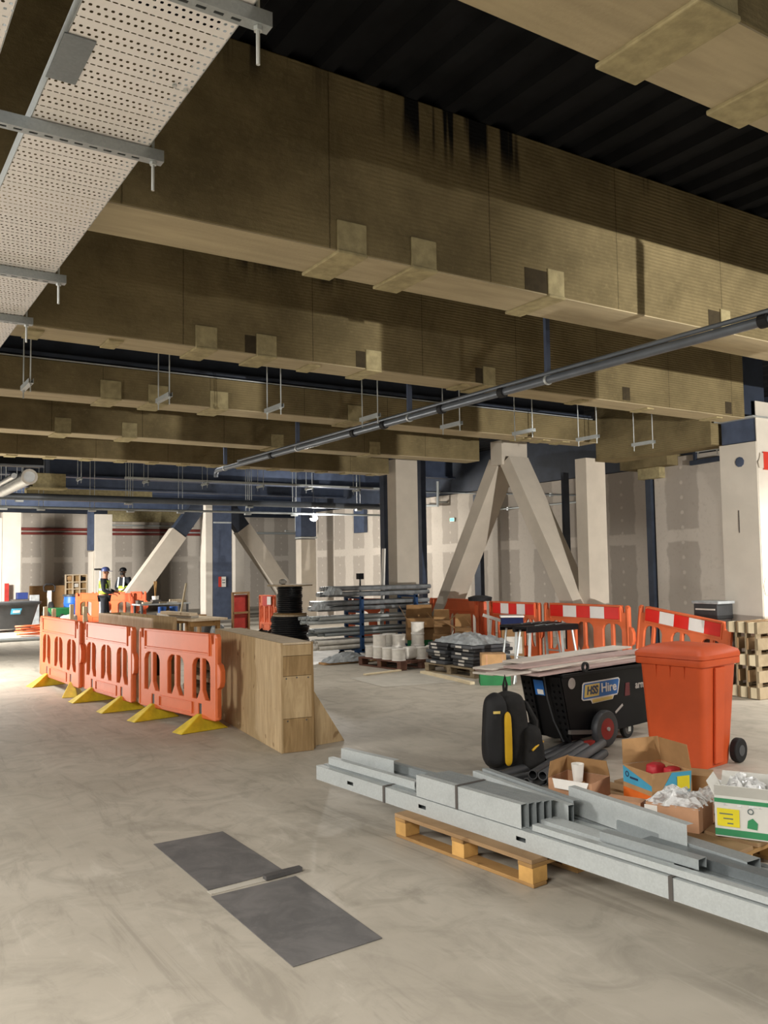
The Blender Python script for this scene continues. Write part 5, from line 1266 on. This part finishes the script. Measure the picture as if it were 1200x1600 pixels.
p = at(113, 28.5); t = thing('blue_drum', 'bright blue plastic drum with a dark lid, left of the workers', 'drum', (p.x, p.y, .002))
G().lathe([(.24, 0), (.27, .05), (.27, .3), (.285, .33), (.27, .36), (.27, .6), (.285, .63), (.27, .66), (.26, .86)], n=24).done('drum_body', M['blue'], t, smooth=True); G().lathe([(.1, .862), (.30, .862), (.30, .92), (.1, .93)], n=24).done('lid', M['tub'], t)
p = at(77, 28.0); t = thing('hand_truck', 'hand truck with a looped black handle and fat black tyre, far left', 'hand truck', (p.x, p.y, .002))
G().tube([(-.16, 0, 1.05), (-.18, 0, 1.2), (-.1, 0, 1.28), (.1, 0, 1.28), (.18, 0, 1.2), (.16, 0, 1.05), (-.16, 0, 1.05)], .025).done('handle', M['black_rubber'], t, smooth=True)
G().span((0, 0, .4), (0, 0, 1.07), .12, .08, up=(0, 1, 0)).done('mast', M['white_dusty'], t); G().box((0, 0, .22), (.4, .3, .36)).done('body', M['tub'], t, bevel=.03)
G().cyl((-.05, -.25, .38), (.05, -.25, .38), .34, n=24).done('tyre', M['black_rubber'], t, bevel=.03)
p = at(94, 27.0); t = thing('wheelbarrow', 'dark green wheelbarrow beside the blue drum', 'wheelbarrow', (p.x, p.y, .002))
G().hull8([(-.2, -.15, .28), (.2, -.15, .28), (.2, .15, .28), (-.2, .15, .28), (-.38, -.26, .55), (.38, -.26, .55), (.38, .26, .55), (-.38, .26, .55)]).done('tray', M['green'], t, bevel=.02)
G().cyl((-.05, -.32, .19), (.05, -.32, .19), .18, n=20).done('wheel', M['black_rubber'], t, bevel=.02)
for x in (-.2, .2): G().span((x, .5, .5), (x*.5, -.33, .2), .035, .035).done('handle', M['black'], t); G().span((x, .12, .3), (x, .2, .002), .03, .03, up=(0, 1, 0)).done('leg', M['black'], t)
for k, (px, d) in enumerate(((104, 24.6), (111, 25.2))):
    p = at(px, d); o = blob('sack', M['white_dusty'], None, (0, 0, .2), (.32, .3, .42), lev=1, lump=.03, seed=50 + k); o.location = (p.x, p.y, .015); tag(o, 'white sack on the floor under the blue drum, ' + ('left', 'right')[k] + ' one', 'sack', 'white sacks by the blue drum')
simple('grey_sheet', 'pale grey sheet leaning behind the black tub', 'sheet', 54, 27.5, 0, (.3, .05, .95), 'plastic_grey', .2)
simple('storage_crate', 'blue crate on a grey cabinet behind the black tub', 'crate', 34, 29, 0, (.34, .3, .22), 'blue_dark', 0, .78)
simple('cabinet', 'low grey cabinet carrying the blue crate, far left', 'cabinet', 33, 29, 0, (.62, .4, .775), 'pin', 0)
p = at(11, 30); t = thing('extinguisher_stand', 'red fire point stand with extinguisher at the far left', 'fire point', (p.x, p.y, .002))
G().box((0, .1, .65), (.14, .05, 1.3)).done('post', M['red'], t); G().lathe([(.1, .02), (.11, .1), (.11, .5), (.04, .6), (.03, .66)], n=16).done('extinguisher', M['pink_red'], t, smooth=True)
p = fY(20, 906, 35.9); t = thing('wall_sign', 'small white notice with red edge on the back wall, far left', 'sign', (p.x, 35.98, p.z)); G().box((0, 0, 0), (.24, .02, .3)).done('sign_plate', M['red_sign'], t); G().box((0, -.012, 0), (.14, .01, .22)).done('paper', M['white'], t)
p = at(48, 22.6); t = thing('orange_cable', 'loose coil of orange cable on the floor right of the black tub', 'cable', (p.x, p.y, .012)); 
pts = [(.34*math.cos(a*.55)*(1 + .12*math.sin(a*1.9)), .2*math.sin(a*.55)*(1 + .1*math.cos(a*1.3)), .02 + .006*a) for a in range(0, 46)]
G().tube(pts, .022, 8).done('cable_coil', M['orange_back'], t, smooth=True)
# bench of rubble right of the workers
p = at(252, 24.5); t = thing('work_bench', 'grey work bench heaped with offcuts right of the workers', 'bench', (p.x, p.y, .002), .1)
G().box((0, 0, .72), (1.5, .6, .04)).done('bench_top', M['plastic_grey'], t)
for x in (-.68, .68):
    for y in (-.25, .25): G().box((x, y, .35), (.05, .05, .69)).done('leg', M['pvc'], t)
G().box((0, .05, .4), (1.2, .4, .04)).done('lower_shelf', M['pin'], t)
random.seed(21)
for k in range(9):
    s = (random.uniform(.12, .4), random.uniform(.08, .25), random.uniform(.03, .12)); o = G().box((0, 0, s[2]/2), s).done('offcut', M[random.choice(['card', 'white_dusty', 'timber_grey', 'pin', 'ply_pale'])], bevel=.004)
    x = -.62 + .155*k; o.location = (p.x + x*math.cos(.1), p.y + x*math.sin(.1) + random.uniform(-.1, .1), .744); o.rotation_euler = (0, 0, random.uniform(-.06, .06)); tag(o, 'small offcut lying on the grey work bench', 'offcut', 'offcuts on the work bench')
for k, o in enumerate([o for o in bpy.data.objects if o.get('group') == 'offcuts on the work bench']): o['label'] = 'small offcut lying on the grey work bench, %s from the left' % ordn[k]
p = at(262, 21.5); 
for k in range(2):
    o = G().lathe([(.06, 0), (.1, .0), (.1, .2), (.06, .2)], n=18).done('paint_tin', M['blue'], smooth=True); q = p + Vector((.14*(k*2 - 1), -.03*k, 0)); o.location = (q.x, q.y, .565); tag(o, 'blue tin on the grey box before the bench, ' + ('left', 'right')[k] + ' one', 'tin', 'blue tins')
simple('grey_box', 'grey box under the blue tins', 'box', 262, 21.5, 0, (.8, .5, .56), 'pin', .1)
a = at(282, 20.5, 965); o = G().span((0, 0, .6), (.14, 0, 1.35), .035, .035, up=(0, 1, 0)); o.span((0, 0, .002), (0, 0, .6), .035, .035, up=(0, 1, 0)); o = o.done('timber_stick', M['batten']); o.location = a; tag(o, 'thin pale stick standing up right of the blue tins', 'stick')
for k, (px, d, s, m, lab) in enumerate(((297, 19.5, (.26, .26, .66), 'white', 'white rubble sack left of the navy column'), (326, 19.0, (.3, .26, .5), 'pin', 'dark rubble sack in front of the navy column'), (340, 18.6, (.28, .26, .46), 'plastic_grey', 'grey rubble sack right of the dark one, before the navy column'))):
    p = at(px, d); o = blob('rubble_sack', M[m], None, (0, 0, s[2]/2), s, lev=1, lump=.025, seed=70 + k); o.location = (p.x, p.y, .012); tag(o, lab, 'sack')
t = cbox('small brown carton between the rubble sacks', 311, 20.2, .24, .24, .62, .002, .5, 'card', closed=True)
# red trolley behind the studs
p = at(376, 22.0); t = thing('cage_trolley', 'brown framed trolley with a red panel right of the navy column', 'trolley', (p.x, p.y, .002), .3)
for x in (-.26, .26): G().box((x, 0, .58), (.05, .05, 1.0)).done('frame_post', M['card_dark'], t)
for z in (.12, .56, 1.06): G().box((0, 0, z), (.56, .05, .05)).done('frame_rail', M['card_dark'], t)
G().box((.02, .03, .58), (.46, .02, .86)).done('red_panel', M['red'], t)
for x in (-.24, .24): G().cyl((x, -.02, .05), (x, .02, .05), .048, n=12).done('castor', M['black_rubber'], t)
p = at(157, 25.2); t = thing('notice_stand', 'thin white post with a flat black top beside the left worker', 'stand', (p.x, p.y, .002))
G().cyl((0, 0, .02), (0, 0, 1.70), .035, n=10).done('post', M['white'], t); G().box((0, 0, 1.725), (.34, .12, .05)).done('top_plate', M['ink_black'], t); G().box((0, 0, .01), (.3, .3, .02)).done('base', M['pin'], t)

a, b = at(548, 18.4), at(655, 17.6)
t = make_barrier('orange barrier glimpsed between the pipes of the blue rack', M['orange_back'], ((a.x + b.x)/2, (a.y + b.y)/2, .01), math.atan2(b.y - a.y, b.x - a.x), feet='black_rubber')
o = G().prism([fz(545, 1060, .001), fz(600, 1074, .001), fz(742, 1064, .001), fz(700, 1052, .001), fz(640, 1052, .001)], (0, 0, .004)).done('dust_sheet', M['gap_floor']); tag(o, 'flat pale dust sheet on the floor before the red and pale pallets', 'dust sheet')
p = at(247, 24.3); t = thing('bucket', 'white bucket with two sticks standing on the grey work bench', 'bucket', (p.x, p.y + .24, .744))
G().lathe([(.075, 0), (.10, .2), (.09, .2), (.07, .02)], n=20).done('pail', M['white'], t, smooth=True)
for s_ in (-1, 1): G().span((0, s_*.05, .02), (s_*.06, s_*.09, .62), .03, .03, up=(0, 1, 0)).done('stick', M['timber'], t)
tt = [o for o in bpy.data.objects if o.name.startswith('trestle_table')][0]
for k, (dx, dy, L_, rz_) in enumerate(((-.12, .15, 1.0, .02), (-.2, -.13, .9, -.02))):
    o = G().box((0, 0, .02), (L_, .12, .04)).done('pale_plank', M['ply_pale' if k else 'white_dusty'], bevel=.003); o.location = (tt.location.x + dx, tt.location.y + dy, 1.003 + .042*k); o.rotation_euler = (0, 0, tt.rotation_euler.z + rz_); tag(o, 'pale plank lying on the trestle table, ' + ('farther', 'nearer')[k] + ' one', 'plank', 'planks on the trestle table')
# ------------------------------------------------------------------ the two workers
def skin(name, verts, edges, rads, m, parent, lev=2, root=0):
    me = bpy.data.meshes.new(name); me.from_pydata([Vector(v) for v in verts], edges, []); o = bpy.data.objects.new(name, me); C.objects.link(o)
    sk = o.modifiers.new('skin', 'SKIN'); lay = me.skin_vertices[0] if len(me.skin_vertices) else None
    if lay is None:
        me.attributes.new('skin', 'FLOAT', 'POINT') 
    for i, r in enumerate(rads):
        r = r if isinstance(r, tuple) else (r, r); lay.data[i].radius = r
        lay.data[i].use_root = (i == root)
    sk.use_smooth_shade = True
    s = o.modifiers.new('sub', 'SUBSURF'); s.levels = lev; s.render_levels = lev
    me.materials.append(M[m]); o.parent = parent; return o
def worker(label, loc, rz, pose, cloth, legs, skin_m, hat):
    t = thing('person', label, 'person', loc, rz)
    # local: facing +x, left is +y
    J = dict(pel=(0, 0, .95), wst=(.0, 0, 1.10), che=(.0, 0, 1.32), nck=(.015, 0, 1.47), hd0=(.03, 0, 1.55), hd1=(.035, 0, 1.64), hd2=(.03, 0, 1.71))
    V = [J['pel'], J['wst'], J['che'], J['nck'], J['hd0'], J['hd1'], J['hd2']]; R = [(.15, .11), (.14, .105), (.17, .115), .055, .072, .088, .072]
    E_ = [(i, i + 1) for i in range(6)]
    def chain(p, pts, rs):
        b = p
        for q, r in zip(pts, rs): V.append(q); R.append(r); E_.append((b, len(V) - 1)); b = len(V) - 1
        return b
    arms = {}; lg = {}
    for s, k in ((1, 'l'), (-1, 'r')):
        sh = (.0, s*.19, 1.40); el, wr = pose[k]
        arms[k] = [sh, el, wr]
        w = chain(2, [sh, el, wr], [.062, .047, .032])
        d = (Vector(wr) - Vector(el)).normalized(); palm = Vector(wr) + d*.055; h = chain(w, [tuple(palm)], [(.038, .018)])
        side = d.cross(Vector((0, 0, 1))); side = side.normalized() if side.length > .1 else Vector((0, 1, 0))
        for f in range(4):
            o_ = side*(.026 - .0175*f); L_ = (.07, .08, .075, .06)[f]
            chain(h, [tuple(palm + o_ + d*.03), tuple(palm + o_ + d*(.03 + L_*.5) + Vector((0, 0, -.012))), tuple(palm + o_ + d*(.02 + L_*.8) + Vector((0, 0, -.04)))], [.0095, .0085, .007])
        chain(w, [tuple(Vector(wr) + d*.03 + side*.035 + Vector((0, 0, .01))), tuple(Vector(wr) + d*.075 + side*.05)], [.011, .009])
        hp = (0, s*.095, .90); kn, an = pose['k' + k]
        lg[k] = [hp, kn, an]
        a = chain(0, [hp, kn, an, (an[0] + .02, an[1], .05), (an[0] + .15, an[1], .04)], [.085, .06, .042, .04, .035])
    # face
    body = skin('body', V, E_, R, skin_m, t)
    for s in (-1, 1):
        G().lathe([(.002, -.01), (.011, 0), (.002, .01)], n=8).done('eye', M['ink_black'], body, loc=(.116, s*.032, 1.645)); G().box((.0, s*.092, 1.63), (.03, .016, .055)).done('ear', M[skin_m], body, bevel=.006)
    G().hull8([(.105, -.016, 1.60), (.14, -.010, 1.605), (.14, .010, 1.605), (.105, .016, 1.60), (.105, -.008, 1.655), (.118, -.004, 1.655), (.118, .004, 1.655), (.105, .008, 1.655)]).done('nose', M[skin_m], body, bevel=.004)
    G().box((.112, 0, 1.575), (.01, .045, .008)).done('mouth', M['red'], body)
    # clothing
    vs = [J['pel'], J['wst'], J['che'], (.01, 0, 1.43)]; rs = [(.165, .125), (.16, .122), (.19, .135), (.10, .09)]; es = [(0, 1), (1, 2), (2, 3)]
    for k in 'lr':
        n = len(vs); sh, el, wr = arms[k]; w2 = tuple(Vector(el).lerp(Vector(wr), .92)); vs += [sh, el, w2]; rs += [.08, .062, .048]; es += [(2, n), (n, n + 1), (n + 1, n + 2)]
    skin('jacket', vs, es, rs, cloth, t)
    vs = [(0, 0, .98)]; rs = [(.165, .125)]; es = []
    for k in 'lr':
        n = len(vs); hp, kn, an = lg[k]; vs += [hp, kn, (an[0], an[1], .10)]; rs += [.105, .08, .068]; es += [(0, n), (n, n + 1), (n + 1, n + 2)]
    skin('trousers', vs, es, rs, legs, t)
    for k in 'lr':
        an = lg[k][2]; g = G(); g.hull8([(an[0] - .09, an[1] - .05, 0), (an[0] + .2, an[1] - .05, 0), (an[0] + .2, an[1] + .05, 0), (an[0] - .09, an[1] + .05, 0), (an[0] - .08, an[1] - .05, .15), (an[0] + .04, an[1] - .05, .15), (an[0] + .04, an[1] + .05, .15), (an[0] - .08, an[1] + .05, .15)]); g.done('boot', M['black_soft'], t, bevel=.02)
    return t
def vest(t, lo, hi, m, straps=True):
    n = 20
    def ring_(z, a, b): return [(a*math.cos(2*PI*k/n), b*math.sin(2*PI*k/n), z) for k in range(n)]
    v = loft([ring_(lo, .155, .185), ring_((lo + hi)/2, .15, .18), ring_(hi, .16, .205)], 'vest', M[m], t, False, False)
    if straps:
        for y in (-.1, .1):
            for x in (-.165, .165): G().span((x, y, lo + .02), (x*.8, y*.85, 1.46), .06, .008, up=(1, 0, 0)).done('reflective_band', M['refl'], v)
    loft([ring_(lo + .10, .162, .193), ring_(lo + .15, .162, .193)], 'reflective_belt', M['refl'], v, False, False)
    return v
def hat(t, m, nm='helmet', brim=True):
    h = G().lathe([(.118, 0), (.12, .04), (.105, .085), (.07, .115), (.02, .128)], n=22).done(nm, M[m], t, smooth=True, loc=(.03, 0, 1.665))
    if brim: G().hull8([(.10, -.07, 0), (.19, -.05, -.008), (.19, .05, -.008), (.10, .07, 0), (.10, -.07, .012), (.19, -.05, .004), (.19, .05, .004), (.10, .07, .012)]).done('peak', M[m], h)
    return h
p = at(163, 24.9); 
t = worker('worker in a dark blue helmet and yellow hi-vis vest standing side on before the barrier', (p.x, p.y, .002), rad(-25), dict(l=((.05, .27, 1.13), (.28, .20, 1.06)), r=((.02, -.27, 1.12), (.27, -.18, 1.02)), kl=((.06, .10, .50), (.03, .10, .09)), kr=((.0, -.10, .50), (-.08, -.10, .09))), 'cloth_dark', 'cloth_dark', 'skin', 'helmet_blue')
vest(t, 1.02, 1.40, 'hivis'); hat(t, 'helmet_blue')
p = at(193, 29.4); 
t = worker('worker in a black cap and mask with white braces and yellow vest, behind the barrier', (p.x, p.y, .002), rad(215), dict(l=((.02, .30, 1.14), (.22, .16, 1.02)), r=((.0, -.31, 1.14), (.20, -.12, 1.00)), kl=((.03, .10, .50), (.0, .11, .09)), kr=((.02, -.10, .50), (.0, -.11, .09))), 'cloth_dark', 'cloth_dark', 'skin_dark', 'black')
v = vest(t, .92, 1.16, 'hivis', False)
for y in (-.12, .12):
    for x in (-.158, .158): G().span((x, y, 1.12), (x*.75, y*.9, 1.46), .06, .008, up=(1, 0, 0)).done('brace_strap', M['refl'], t)
hat(t, 'black', 'cap'); G().box((.105, 0, 1.58), (.05, .12, .10)).done('face_mask', M['black_soft'], t, bevel=.02)
